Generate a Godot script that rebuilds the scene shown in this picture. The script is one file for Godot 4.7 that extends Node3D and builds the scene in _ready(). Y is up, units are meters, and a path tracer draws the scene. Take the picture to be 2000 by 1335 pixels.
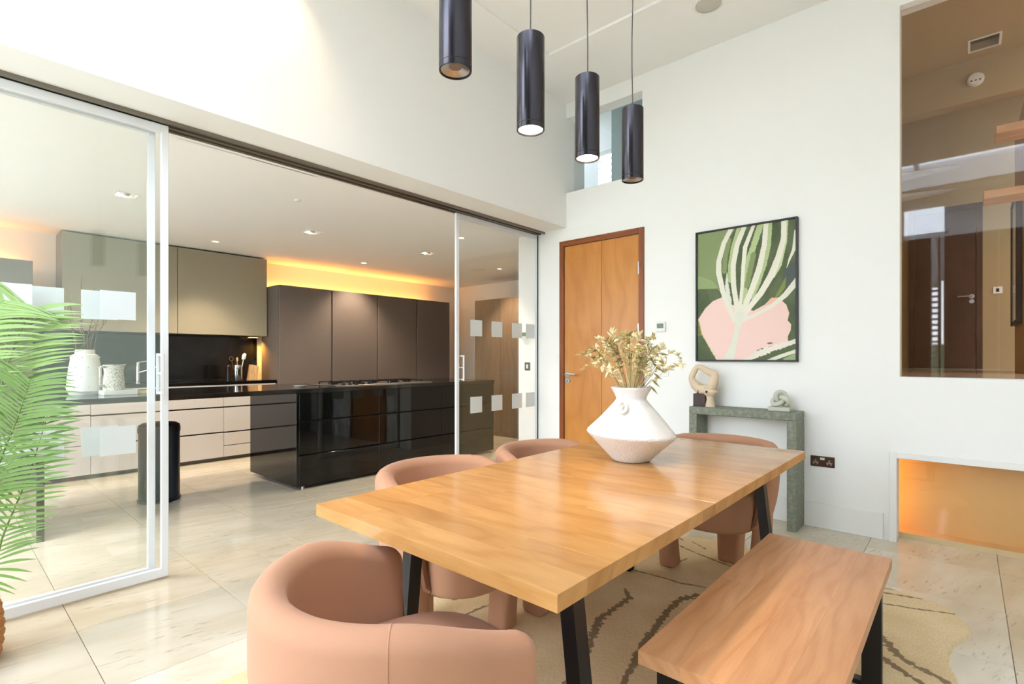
extends Node3D
# A dining room beside an open kitchen. y is up, metres. The camera stands at x = 0, z = 0; the glass doors run along z, the picture wall along x.

const F := 1005.0            # focal length in pixels of the 2000 x 1335 frame
const CY := 698.5            # horizon row
const EYE := 1.2
const YAW := 0.7231110       # radians
const XD := -3.28            # plane of the sliding glass
const XF := -2.97            # face of the bulkhead over it
const ZR := -4.18            # picture wall
const HC := 3.71             # dining ceiling
const KC := 2.487            # kitchen ceiling
const ZF := 1.8              # garden front
const XE := 1.7
const XK := -7.12

var M := {}
var used := {}
var rng := RandomNumberGenerator.new()

# ---------------------------------------------------------------- pixels to places
func ray(px: float, py: float) -> Vector3:
	var r := Vector3(cos(YAW), 0, -sin(YAW))
	var w := Vector3(-sin(YAW), 0, -cos(YAW))
	return r * ((px - 1000.0) / F) + Vector3(0, -(py - CY) / F, 0) + w

func on_y(px: float, py: float, y: float) -> Vector3:
	var d := ray(px, py)
	return Vector3(0, EYE, 0) + d * ((y - EYE) / d.y)

func on_x(px: float, py: float, x: float) -> Vector3:
	var d := ray(px, py)
	return Vector3(0, EYE, 0) + d * (x / d.x)

func on_z(px: float, py: float, z: float) -> Vector3:
	var d := ray(px, py)
	return Vector3(0, EYE, 0) + d * (z / d.z)

# ---------------------------------------------------------------- nodes
func numbered(called: String) -> String:
	if not used.has(called):
		used[called] = 0
		return called
	used[called] += 1
	return "%s_%03d" % [called, used[called]]

func tag(o: Node3D, label: String, category: String, group := "") -> Node3D:
	o.set_meta("label", label)
	o.set_meta("category", category)
	if group != "":
		o.set_meta("group", group)
	return o

func thing(called: String, label: String, category: String, at := Vector3.ZERO, turn := 0.0, group := "") -> Node3D:
	var o := Node3D.new()
	o.name = numbered(called)
	add_child(o)
	o.position = at
	o.rotation.y = turn
	tag(o, label, category, group)
	return o

func sets() -> SurfaceTool:
	var st := SurfaceTool.new()
	st.begin(Mesh.PRIMITIVE_TRIANGLES)
	return st

func fin(st: SurfaceTool, called: String, m: Material, parent: Node = null) -> MeshInstance3D:
	var o := MeshInstance3D.new()
	o.mesh = st.commit()
	o.material_override = null
	o.mesh.surface_set_material(0, m)
	if parent == null or parent == self:
		o.name = numbered(called)
		add_child(o)
	else:
		o.name = called
		parent.add_child(o, true)
	return o

func struct(st: SurfaceTool, called: String, m: Material) -> MeshInstance3D:
	var o := fin(st, called, m)
	o.set_meta("kind", "structure")
	return o

func again(o: MeshInstance3D, called: String, at: Vector3, parent: Node) -> MeshInstance3D:
	var c := MeshInstance3D.new()
	c.mesh = o.mesh
	c.name = called
	parent.add_child(c, true)
	c.position = at
	return c

func copy(o: Node3D, label: String, at: Vector3, turn := 0.0) -> Node3D:
	var c: Node3D = o.duplicate()
	var base := String(o.name)
	c.name = numbered(base)
	add_child(c)
	c.position = at
	c.rotation.y = turn
	c.set_meta("label", label)
	return c

# ---------------------------------------------------------------- shapes
func vtx(st: SurfaceTool, p: Vector3, n: Vector3, uv: Vector2) -> void:
	st.set_normal(n)
	st.set_uv(uv)
	st.add_vertex(p)

func uv_of(p: Vector3, ua: int, off: Vector2) -> Vector2:
	# u runs along axis ua, v across it
	if ua == 0:
		return Vector2(p.x, p.z + p.y) + off
	if ua == 1:
		return Vector2(p.y, p.x + p.z) + off
	return Vector2(p.z, p.x + p.y) + off

func poly(st: SurfaceTool, pts: Array, hint: Vector3, ua := 0, off := Vector2.ZERO) -> void:
	var n: Vector3 = (pts[1] - pts[0]).cross(pts[2] - pts[0]).normalized()
	var ccw := n.dot(hint) > 0.0
	if not ccw:
		n = -n
	for i in range(1, pts.size() - 1):
		var b: Vector3 = pts[i + 1] if ccw else pts[i]
		var c: Vector3 = pts[i] if ccw else pts[i + 1]
		vtx(st, pts[0], n, uv_of(pts[0], ua, off))
		vtx(st, b, n, uv_of(b, ua, off))
		vtx(st, c, n, uv_of(c, ua, off))

func cb(st: SurfaceTool, lo: Vector3, hi: Vector3, ch := 0.0, ua := 0, off := Vector2.ZERO) -> void:
	# a box with chamfered edges
	var c := (lo + hi) * 0.5
	var h := (hi - lo) * 0.5
	var k: float = minf(ch, minf(h.x, minf(h.y, h.z)) * 0.9)
	for a in 3:
		var b := (a + 1) % 3
		var d := (a + 2) % 3
		for s in [-1.0, 1.0]:
			var q := []
			for e in [[-1.0, -1.0], [1.0, -1.0], [1.0, 1.0], [-1.0, 1.0]]:
				var p := Vector3.ZERO
				p[a] = s * h[a]
				p[b] = e[0] * (h[b] - k)
				p[d] = e[1] * (h[d] - k)
				q.append(c + p)
			var n := Vector3.ZERO
			n[a] = s
			poly(st, q, n, ua, off)
	if k <= 0.0:
		return
	for a in 3:
		var b := (a + 1) % 3
		var d := (a + 2) % 3
		for s in [-1.0, 1.0]:
			for t in [-1.0, 1.0]:
				var q := []
				for e in [[-1.0, 0], [1.0, 0], [1.0, 1], [-1.0, 1]]:
					var p := Vector3.ZERO
					p[a] = e[0] * (h[a] - k)
					p[b] = s * (h[b] - (k if e[1] == 1 else 0.0))
					p[d] = t * (h[d] - (0.0 if e[1] == 1 else k))
					q.append(c + p)
				var n := Vector3.ZERO
				n[b] = s
				n[d] = t
				poly(st, q, n, ua, off)
	for sx in [-1.0, 1.0]:
		for sy in [-1.0, 1.0]:
			for sz in [-1.0, 1.0]:
				var s := Vector3(sx, sy, sz)
				var q := []
				for a in 3:
					var p := Vector3.ZERO
					for b in 3:
						p[b] = s[b] * (h[b] - (0.0 if a == b else k))
					q.append(c + p)
				poly(st, q, s, ua, off)

func box(called: String, lo: Vector3, hi: Vector3, m: Material, parent: Node = null, ch := 0.002, ua := 0, off := Vector2.ZERO) -> MeshInstance3D:
	var st := sets()
	cb(st, Vector3(minf(lo.x, hi.x), minf(lo.y, hi.y), minf(lo.z, hi.z)), Vector3(maxf(lo.x, hi.x), maxf(lo.y, hi.y), maxf(lo.z, hi.z)), ch, ua, off)
	return fin(st, called, m, parent)

func holed(st: SurfaceTool, axis: int, a0: float, a1: float, u0: float, u1: float, v0: float, v1: float, holes: Array) -> void:
	# a slab across an axis with rectangular holes [u0, u1, v0, v1]; u and v are the two other axes in order
	var ui := 1 if axis == 0 else 0
	var vi := 1 if axis == 2 else 2
	var us := [u0, u1]
	var vs := [v0, v1]
	for h in holes:
		for k in [h[0], h[1]]:
			if k > u0 and k < u1 and not us.has(k):
				us.append(k)
		for k in [h[2], h[3]]:
			if k > v0 and k < v1 and not vs.has(k):
				vs.append(k)
	us.sort()
	vs.sort()
	for i in us.size() - 1:
		for j in vs.size() - 1:
			var mu: float = (us[i] + us[i + 1]) * 0.5
			var mv: float = (vs[j] + vs[j + 1]) * 0.5
			var free := true
			for h in holes:
				if mu > h[0] and mu < h[1] and mv > h[2] and mv < h[3]:
					free = false
			if free:
				var lo := Vector3.ZERO
				var hi := Vector3.ZERO
				lo[axis] = a0
				hi[axis] = a1
				lo[ui] = us[i]
				hi[ui] = us[i + 1]
				lo[vi] = vs[j]
				hi[vi] = vs[j + 1]
				cb(st, lo, hi)

func loft(st: SurfaceTool, rings: Array, cap0 := true, cap1 := true, uvs := 1.0) -> void:
	var n: int = rings[0].size()
	var m: int = rings.size()
	var cen := []
	for r in rings:
		var c := Vector3.ZERO
		for p in r:
			c += p
		cen.append(c / n)
	var nor := []
	var total := 0.0
	for i in m:
		var row := []
		for j in n:
			var p: Vector3 = rings[i][j]
			var du: Vector3 = rings[i][(j + 1) % n] - rings[i][(j + n - 1) % n]
			var dv: Vector3 = rings[mini(i + 1, m - 1)][j] - rings[maxi(i - 1, 0)][j]
			var q := du.cross(dv)
			if q.length() < 1e-12:
				q = Vector3.ZERO
			else:
				q = q.normalized()
			total += q.dot(p - cen[i])
			row.append(q)
		nor.append(row)
	var s := 1.0 if total >= 0.0 else -1.0
	for i in m - 1:
		for j in n:
			var k := (j + 1) % n
			var id := [[i, j], [i, k], [i + 1, k], [i, j], [i + 1, k], [i + 1, j]]
			if s > 0.0:
				id = [[i, j], [i + 1, k], [i, k], [i, j], [i + 1, j], [i + 1, k]]
			for e in id:
				var p: Vector3 = rings[e[0]][e[1]]
				vtx(st, p, nor[e[0]][e[1]] * s, Vector2(float(e[0]) / m, float(e[1]) / n) * uvs)
	if cap0:
		cap(st, rings[0], cen[0] - cen[1])
	if cap1:
		cap(st, rings[m - 1], cen[m - 1] - cen[m - 2])

func cap(st: SurfaceTool, ring, hint: Vector3) -> void:
	var c := Vector3.ZERO
	for p in ring:
		c += p
	c /= ring.size()
	for j in ring.size():
		poly_safe(st, c, ring[j], ring[(j + 1) % ring.size()], hint)

func poly_safe(st: SurfaceTool, a: Vector3, b: Vector3, c: Vector3, hint: Vector3) -> void:
	if (b - a).cross(c - a).length() > 1e-12:
		poly(st, [a, b, c], hint)

func lathe(st: SurfaceTool, prof: Array, at := Vector3.ZERO, n := 32, wob := 0.0, squash := 1.0) -> void:
	# prof: Vector2(radius, height) from bottom to top, outside; creases over 35 degrees stay sharp
	var segs := []
	for i in prof.size() - 1:
		var d: Vector2 = prof[i + 1] - prof[i]
		segs.append(Vector2(d.y, -d.x).normalized())
	for i in prof.size() - 1:
		var na: Vector2 = segs[i]
		var nb: Vector2 = segs[i]
		if i > 0 and segs[i - 1].dot(segs[i]) > 0.82:
			na = (segs[i - 1] + segs[i]).normalized()
		if i < segs.size() - 1 and segs[i + 1].dot(segs[i]) > 0.82:
			nb = (segs[i + 1] + segs[i]).normalized()
		for j in n:
			var q := []
			for e in [[i, j, na], [i, j + 1, na], [i + 1, j + 1, nb], [i + 1, j, nb]]:
				var a: float = TAU * e[1] / n
				var p: Vector2 = prof[e[0]]
				var w := 1.0 + wob * (sin(a * 3.0 + p.y * 30.0) + 0.6 * sin(a * 5.0 - p.y * 47.0 + 1.0))
				q.append([at + Vector3(cos(a) * p.x * w, p.y, sin(a) * p.x * w * squash), Vector3(cos(a) * e[2].x, e[2].y, sin(a) * e[2].x), Vector2(a / TAU, p.y)])
			for k in [0, 1, 2, 0, 2, 3]:
				vtx(st, q[k][0], q[k][1], q[k][2])

func frame_of(d: Vector3) -> Array:
	var a := d.cross(Vector3.UP)
	if a.length() < 0.05:
		a = d.cross(Vector3.RIGHT)
	a = a.normalized()
	return [a, a.cross(d.normalized()).normalized()]

func tube(st: SurfaceTool, pts: Array, rad, n := 8, caps := true) -> void:
	var rings := []
	var last := Vector3.ZERO
	for i in pts.size():
		var d: Vector3 = pts[mini(i + 1, pts.size() - 1)] - pts[maxi(i - 1, 0)]
		d = d.normalized()
		var a: Vector3
		if i == 0:
			a = frame_of(d)[0]
		else:
			a = (last - d * last.dot(d)).normalized()
		last = a
		var b := a.cross(d)
		var r: float = rad[i] if rad is Array else rad
		var ring := []
		for j in n:
			var t := TAU * j / n
			ring.append(pts[i] + (a * cos(t) + b * sin(t)) * r)
		rings.append(ring)
	loft(st, rings, caps, caps)

func rod(st: SurfaceTool, a: Vector3, b: Vector3, r: float, n := 12) -> void:
	tube(st, [a, b], r, n)

func smooth_path(pts: Array, per := 6) -> Array:
	var c := Curve3D.new()
	for i in pts.size():
		var t: Vector3 = (pts[mini(i + 1, pts.size() - 1)] - pts[maxi(i - 1, 0)]) / 6.0
		c.add_point(pts[i], -t, t)
	var out := []
	for i in pts.size() - 1:
		for k in per:
			out.append(c.sample(i, float(k) / per))
	out.append(pts[pts.size() - 1])
	return out

func prism(st: SurfaceTool, flat: PackedVector2Array, y0: float, y1: float, skirt := 0.0) -> void:
	# an outline in x and z, drawn up from y0 to y1, its upper rim drawn in by skirt
	var top := []
	var n := flat.size()
	var c := Vector2.ZERO
	for p in flat:
		c += p / n
	for i in n:
		var d: Vector2 = (flat[(i + 1) % n] - flat[(i + n - 1) % n]).normalized()
		var o := Vector2(d.y, -d.x)
		if o.dot(flat[i] - c) < 0.0:
			o = -o
		top.append(flat[i] - o * skirt)
	var packed := PackedVector2Array(top)
	var tri := Geometry2D.triangulate_polygon(packed)
	for k in range(0, tri.size(), 3):
		var q := []
		for e in 3:
			var p := packed[tri[k + e]]
			q.append(Vector3(p.x, y1, p.y))
		poly(st, q, Vector3.UP)
	for i in n:
		var j := (i + 1) % n
		var mid := (flat[i] + flat[j]) * 0.5
		var d := (flat[j] - flat[i]).normalized()
		var o := Vector3(d.y, 0, -d.x)
		if Geometry2D.is_point_in_polygon(mid + Vector2(o.x, o.z) * 0.001, flat):
			o = -o
		poly(st, [Vector3(flat[i].x, y0, flat[i].y), Vector3(flat[j].x, y0, flat[j].y), Vector3(packed[j].x, y1, packed[j].y), Vector3(packed[i].x, y1, packed[i].y)], o + Vector3.UP * 0.2)

# ---------------------------------------------------------------- materials
func c8(r: float, g: float, b: float) -> Color:
	return Color(r / 255.0, g / 255.0, b / 255.0)

func mat(c: Color, rough := 0.6, metal := 0.0, spec := 0.5) -> StandardMaterial3D:
	var m := StandardMaterial3D.new()
	m.albedo_color = c
	m.roughness = rough
	m.metallic = metal
	m.metallic_specular = spec
	return m

func textured(t: Texture2D, rough: float, scale := Vector3.ONE, spec := 0.5) -> StandardMaterial3D:
	var m := mat(Color.WHITE, rough, 0.0, spec)
	m.albedo_texture = t
	m.uv1_scale = scale
	return m

func glass(c: Color, alpha: float, spec := 0.5) -> StandardMaterial3D:
	var m := mat(Color(c.r, c.g, c.b, alpha), 0.02, 0.0, spec)
	m.transparency = BaseMaterial3D.TRANSPARENCY_ALPHA
	return m

func glow(c: Color, energy: float) -> StandardMaterial3D:
	var m := mat(c, 0.6)
	m.emission_enabled = true
	m.emission = c
	m.emission_energy_multiplier = energy
	return m

func noise(seed_: int, freq: float, oct := 4) -> FastNoiseLite:
	var n := FastNoiseLite.new()
	n.seed = seed_
	n.noise_type = FastNoiseLite.TYPE_SIMPLEX_SMOOTH
	n.frequency = freq
	n.fractal_octaves = oct
	return n

func wood(dark: Color, light: Color, seed_: int, rings := 9.0, w := 768, h := 384) -> ImageTexture:
	var im := Image.create(w, h, false, Image.FORMAT_RGB8)
	var warp := noise(seed_, 1.0, 3)
	var fine := noise(seed_ + 1, 1.0, 3)
	var wide := noise(seed_ + 2, 1.0, 3)
	for y in h:
		var v := float(y) / h
		for x in w:
			var u := float(x) / w
			var f := v * rings + 1.3 * warp.get_noise_2d(u * 1.6, v * 2.4)
			var ring := 0.5 + 0.5 * sin(TAU * f)
			ring = ring * ring * ring
			var pore: float = fine.get_noise_2d(u * 9.0, v * 150.0)
			var cloud: float = wide.get_noise_2d(u * 2.0, v * 5.0)
			var t: float = clampf(0.62 - 0.26 * ring + 0.22 * pore + 0.38 * cloud, 0.0, 1.0)
			im.set_pixel(x, y, dark.lerp(light, t))
	return ImageTexture.create_from_image(im)

func stone(seed_: int) -> ImageTexture:
	var n := 1024
	var im := Image.create(n, n, false, Image.FORMAT_RGB8)
	var cloud := noise(seed_, 1.0, 4)
	var vein := noise(seed_ + 3, 1.0, 4)
	var fleck := noise(seed_ + 5, 1.0, 3)
	var where := noise(seed_ + 7, 1.0, 2)
	var a := c8(212, 200, 176)
	var b := c8(232, 224, 206)
	var g := c8(150, 138, 116)
	for y in n:
		for x in n:
			var u := float(x) / n
			var v := float(y) / n
			# veins lie along v, slightly slanted
			var s := u * 1.0 + v * 0.22
			var t := v - u * 0.12
			var c: float = 0.5 + 0.7 * cloud.get_noise_2d(s * 5.0, t * 2.4)
			var band: float = vein.get_noise_2d(s * 16.0, t * 2.6)
			var k := a.lerp(b, clampf(c - 0.5 * maxf(0.0, band), 0.0, 1.0))
			var f: float = fleck.get_noise_2d(s * 70.0, t * 13.0)
			var wh: float = where.get_noise_2d(s * 5.0, t * 4.0)
			var d: float = clampf((f - 0.32) * 2.6, 0.0, 1.0) * clampf(wh * 2.6 + 0.25, 0.0, 1.0)
			im.set_pixel(x, y, k.lerp(g, d * 0.55))
	return ImageTexture.create_from_image(im)

func speckle(base: Color, other: Color, seed_: int, freq: float, cut: float, soft := 3.0, n := 256) -> ImageTexture:
	var im := Image.create(n, n, false, Image.FORMAT_RGB8)
	var f := noise(seed_, 1.0, 3)
	for y in n:
		for x in n:
			var t: float = clampf((f.get_noise_2d(x * freq / n, y * freq / n) - cut) * soft, 0.0, 1.0)
			im.set_pixel(x, y, base.lerp(other, t))
	return ImageTexture.create_from_image(im)

func bump(m: StandardMaterial3D, freq: float, cm: float, seed_ := 5, size := 256) -> StandardMaterial3D:
	var im := Image.create(size, size, false, Image.FORMAT_RGB8)
	var f := noise(seed_, 1.0, 4)
	for y in size:
		for x in size:
			var t: float = 0.5 + 0.5 * f.get_noise_2d(x * freq / size, y * freq / size)
			im.set_pixel(x, y, Color(t, t, t))
	m.heightmap_enabled = true
	m.heightmap_texture = ImageTexture.create_from_image(im)
	m.heightmap_scale = cm
	return m

func tri(m: StandardMaterial3D, per_metre: float, world := false) -> StandardMaterial3D:
	m.uv1_triplanar = true
	m.uv1_world_triplanar = world
	m.uv1_scale = Vector3.ONE * per_metre
	return m

# ================================================================ the scene
func _ready() -> void:
	rng.seed = 11
	view_and_light()
	make_materials()
	build_shell()
	build_floor()
	build_garden_front()
	build_shutters()
	build_sliding_doors()
	build_wood_door()
	build_hall()
	build_upper_slot()
	build_niche()
	build_kitchen()
	build_table()
	build_chairs()
	build_bench()
	build_rug()
	build_vase()
	build_console()
	build_picture()
	build_wall_fittings()
	build_pendants()
	build_palm()
	build_kitchen_things()

func view_and_light() -> void:
	var cam := Camera3D.new()
	cam.name = "camera"
	cam.projection = Camera3D.PROJECTION_FRUSTUM
	cam.near = 0.05
	cam.far = 200.0
	cam.size = 1335.0 / F * cam.near
	cam.frustum_offset = Vector2(0, (CY - 667.5) / F * cam.near)
	add_child(cam)
	cam.position = Vector3(0, EYE, 0)
	cam.rotation.y = YAW
	cam.current = true

	var e := Environment.new()
	e.background_mode = Environment.BG_SKY
	var sky := ProceduralSkyMaterial.new()
	sky.sky_top_color = c8(204, 217, 236)
	sky.sky_horizon_color = c8(230, 235, 238)
	sky.sky_curve = 0.2
	sky.ground_horizon_color = c8(190, 188, 180)
	sky.ground_bottom_color = c8(150, 148, 140)
	sky.sky_energy_multiplier = SKY
	sky.ground_energy_multiplier = SKY
	e.sky = Sky.new()
	e.sky.sky_material = sky
	e.tonemap_mode = Environment.TONE_MAPPER_LINEAR
	e.tonemap_exposure = EXPOSURE
	e.sdfgi_enabled = true
	e.ssao_enabled = true
	e.ssil_enabled = true
	var we := WorldEnvironment.new()
	we.name = "world"
	we.environment = e
	add_child(we)

const SKY := 2.6
const EXPOSURE := 1.52
const WARM := Color(1.0, 0.86, 0.69)
const KITCHEN := Color(1.0, 0.91, 0.80)
const AMBER := Color(1.0, 0.66, 0.34)

func spot(called: String, at: Vector3, to: Vector3, energy: float, angle: float, c: Color, size := 0.03, soft := 0.8) -> void:
	var l := SpotLight3D.new()
	l.name = numbered(called)
	add_child(l)
	l.look_at_from_position(at, to, Vector3.UP if absf((to - at).normalized().y) < 0.98 else Vector3.RIGHT)
	l.light_energy = energy
	l.light_color = c
	l.spot_angle = angle
	l.spot_range = 14.0
	l.spot_attenuation = 2.0
	l.spot_angle_attenuation = soft
	l.light_size = size
	l.shadow_enabled = true

func area(called: String, at: Vector3, to: Vector3, w: float, h: float, energy: float, c: Color, up := Vector3.UP) -> void:
	var l := AreaLight3D.new()
	l.name = numbered(called)
	add_child(l)
	l.look_at_from_position(at, to, up)
	l.area_size = Vector2(w, h)
	l.light_energy = energy
	l.light_color = c
	l.area_range = 12.0
	l.shadow_enabled = true

func make_materials() -> void:
	M.wall = mat(c8(246, 246, 241), 0.75, 0, 0.35)
	M.ceil = mat(c8(250, 249, 244), 0.8, 0, 0.3)
	M.trim = mat(c8(243, 243, 238), 0.4)
	M.grout = mat(c8(196, 184, 160), 0.8)
	var st := stone(21)
	M.tiles = []
	for t in [c8(255, 254, 250), c8(246, 244, 240), c8(255, 248, 238)]:
		var m := textured(st, 0.13, Vector3.ONE * 0.55)
		m.albedo_color = t
		m.metallic_specular = 0.55
		M.tiles.append(m)
	var tw := wood(c8(174, 124, 70), c8(206, 160, 102), 31, 7.0)
	M.table = []
	for t in [c8(255, 252, 246), c8(247, 241, 232), c8(252, 246, 236), c8(240, 232, 220)]:
		var m := textured(tw, 0.17, Vector3(0.9, 1.4, 1))
		m.albedo_color = t
		M.table.append(m)
	var bw := wood(c8(202, 144, 96), c8(234, 184, 136), 47, 11.0)
	M.bench = []
	for t in [c8(255, 252, 248), c8(244, 232, 222), c8(255, 244, 232), c8(232, 220, 208)]:
		var m := textured(bw, 0.36, Vector3(0.7, 1.8, 1))
		m.albedo_color = t
		M.bench.append(m)
	M.door = textured(wood(c8(186, 118, 50), c8(214, 148, 74), 77, 6.0), 0.32, Vector3(0.42, 0.8, 1))
	M.door_frame = textured(wood(c8(118, 62, 28), c8(158, 90, 44), 79, 8.0, 512, 256), 0.4, Vector3(0.5, 2.0, 1))
	M.dark_door = textured(wood(c8(62, 38, 24), c8(86, 56, 38), 83, 6.0, 512, 256), 0.4, Vector3(0.5, 1.0, 1))
	M.pale_wood = textured(wood(c8(190, 140, 92), c8(222, 178, 130), 85, 6.0, 256, 256), 0.45, Vector3(0.8, 1.5, 1))
	M.brown_wood = textured(wood(c8(110, 88, 66), c8(138, 114, 90), 87, 14.0, 512, 512), 0.45, Vector3(0.4, 0.6, 1))
	M.steel = mat(c8(196, 196, 196), 0.28, 1.0)
	M.chrome = mat(c8(225, 225, 225), 0.12, 1.0)
	M.alu = mat(c8(222, 224, 225), 0.4, 0.35)
	M.white_frame = mat(c8(236, 239, 240), 0.35)
	M.track = mat(c8(128, 120, 108), 0.4, 0.5)
	M.black_gap = mat(c8(20, 18, 15), 0.7)
	M.pane = glass(c8(190, 232, 208), 0.025, 0.42)
	M.clear = glass(c8(235, 245, 242), 0.03, 0.5)
	M.bronze_pane = glass(c8(80, 56, 30), 0.10, 0.5)
	M.frost = mat(c8(222, 228, 226), 0.5)
	M.black_gloss = mat(c8(8, 8, 9), 0.04, 0, 0.46)
	M.black_top = mat(c8(16, 15, 14), 0.09, 0, 0.55)
	M.black_steel = mat(c8(22, 22, 25), 0.42, 0.2)
	M.anodised = mat(c8(70, 68, 74), 0.24, 0.9)
	M.taupe = mat(c8(106, 96, 89), 0.42)
	M.greige = mat(c8(202, 197, 192), 0.4)
	M.olive = mat(c8(158, 150, 128), 0.45)
	M.splash = mat(c8(14, 14, 16), 0.18)
	M.velvet = tri(bump(mat(c8(186, 138, 108), 0.85, 0, 0.25), 60.0, 0.06, 9), 6.0)
	M.velvet.rim_enabled = true
	M.velvet.rim = 0.45
	M.velvet.rim_tint = 0.4
	M.ceramic = tri(bump(mat(c8(230, 227, 222), 0.75, 0, 0.25), 24.0, 0.5, 13), 5.0)
	M.vase_white = mat(c8(232, 234, 226), 0.45)
	M.concrete = tri(textured(speckle(c8(122, 127, 112), c8(142, 147, 130), 17, 7.0, -0.25, 1.4), 0.7), 4.0)
	bump(M.concrete, 40.0, 0.15, 6)
	M.plaster_tan = tri(bump(mat(c8(226, 204, 174), 0.85, 0, 0.2), 30.0, 0.2, 4), 8.0)
	M.plaster_pale = tri(bump(mat(c8(206, 208, 192), 0.85, 0, 0.2), 30.0, 0.2, 4), 8.0)
	M.plum = mat(c8(84, 66, 66), 0.8)
	M.plastic = mat(c8(238, 238, 232), 0.4)
	M.screen = mat(c8(104, 122, 98), 0.3)
	M.bronze = mat(c8(92, 74, 60), 0.35, 0.6)
	M.leaf = mat(c8(92, 122, 44), 0.42)
	M.leaf.backlight_enabled = true
	M.leaf.backlight = c8(50, 76, 24)
	M.leaf_pale = mat(c8(124, 152, 74), 0.42)
	M.leaf_pale.backlight_enabled = true
	M.leaf_pale.backlight = c8(60, 84, 34)
	M.stalk = mat(c8(118, 140, 74), 0.6)
	M.basket = tri(textured(speckle(c8(204, 150, 92), c8(150, 98, 52), 19, 30.0, 0.0, 2.5), 0.85), 6.0)
	M.straw = mat(c8(196, 180, 122), 0.8)
	M.straw_pale = mat(c8(226, 212, 166), 0.8)
	M.straw_green = mat(c8(128, 122, 70), 0.8)
	M.twig = mat(c8(104, 76, 58), 0.85)
	M.terrazzo = tri(textured(speckle(c8(232, 230, 214), c8(96, 92, 66), 23, 18.0, 0.2, 12.0), 0.4), 5.0)
	M.bin_blue = mat(c8(38, 46, 58), 0.3, 0.5)
	M.brass = mat(c8(196, 160, 96), 0.3, 1.0)
	M.block = textured(wood(c8(196, 150, 96), c8(228, 190, 140), 91, 8.0, 256, 128), 0.5, Vector3(3, 4, 1))
	M.pav = mat(c8(186, 182, 172), 0.9)
	M.hedge = tri(textured(speckle(c8(70, 96, 52), c8(120, 146, 84), 29, 30.0, 0.0, 2.0), 0.9), 1.0)
	M.hall_wall = mat(c8(178, 156, 114), 0.8)
	M.ochre = mat(c8(230, 182, 100), 0.6)

func build_shell() -> void:
	var st := sets()
	cb(st, Vector3(-3.47, KC, -4.5), Vector3(XF, 4.0, ZF))
	struct(st, "wall_left", M.wall)
	# picture wall: door, glazed slot, hall window, low niche
	st = sets()
	holed(st, 2, ZR - 0.14, ZR, -3.594, XE + 0.2, -0.02, 4.0, [
		[-3.05, -2.13, -0.1, 2.357], [-3.2, -2.15, 2.83, 3.567], [-0.324, 1.25, 1.07, 3.49], [-0.338, 1.3, -0.1, 0.548]])
	struct(st, "wall_back", M.wall)
	st = sets()
	cb(st, Vector3(XE, -0.02, ZR - 0.14), Vector3(XE + 0.2, 4.0, ZF + 0.2))
	struct(st, "wall_right", M.wall)
	# dining ceiling with a shallow raised tray
	st = sets()
	holed(st, 1, HC, HC + 0.02, -3.0, XE + 0.1, ZR - 0.1, ZF + 0.1, [[-2.6, 1.35, -3.41, 1.4]])
	holed(st, 1, HC + 0.02, HC + 0.3, -3.0, XE + 0.1, ZR - 0.1, ZF + 0.1, [[-2.2, 1.1, 0.05, 1.3]])
	struct(st, "ceiling", M.ceil)
	# rooflight over the camera's end of the room
	st = sets()
	holed(st, 1, HC + 0.3, HC + 0.36, -2.26, 1.16, -0.01, 1.36, [[-2.2, -0.58, 0.05, 1.3], [-0.52, 1.1, 0.05, 1.3]])
	var rl := struct(st, "window_7", M.white_frame)
	box("pane", Vector3(-2.2, HC + 0.32, 0.05), Vector3(-0.58, HC + 0.326, 1.3), M.clear, rl, 0.0)
	box("pane", Vector3(-0.52, HC + 0.32, 0.05), Vector3(1.1, HC + 0.326, 1.3), M.clear, rl, 0.0)
	# kitchen ceiling with three square lamp holes
	st = sets()
	var holes := []
	for p in [[-4.97, -1.032], [-5.013, -2.605], [-4.951, -4.069]]:
		holes.append([p[0] - 0.07, p[0] + 0.07, p[1] - 0.07, p[1] + 0.07])
	holed(st, 1, KC, KC + 0.12, XK - 0.1, -3.46, -6.5, ZF + 0.1, holes)
	cb(st, Vector3(XK - 0.1, KC + 0.12, -6.5), Vector3(-3.46, KC + 0.16, ZF + 0.1))
	struct(st, "ceiling_kitchen", M.ceil)
	st = sets()
	cb(st, Vector3(XK - 0.2, -0.02, -6.6), Vector3(XK, 2.7, ZF + 0.2))
	struct(st, "wall_kitchen_rear", M.wall)
	st = sets()
	cb(st, Vector3(XK, -0.02, -6.6), Vector3(-3.49, 2.6, -6.45))
	struct(st, "wall_kitchen_end", M.wall)
	st = sets()
	cb(st, Vector3(-3.594, -0.02, -6.45), Vector3(-3.45, KC, ZR - 0.14))
	struct(st, "wall_kitchen_side", M.wall)
	# skirting boards on the picture wall
	st = sets()
	cb(st, Vector3(-2.11, 0.0, ZR), Vector3(-0.41, 0.175, ZR + 0.016), 0.003)
	struct(st, "baseboard_back", M.trim)
	st = sets()
	cb(st, Vector3(-3.28, 0.0, ZR), Vector3(-3.06, 0.175, ZR + 0.016), 0.003)
	struct(st, "baseboard_pier", M.trim)

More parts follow.
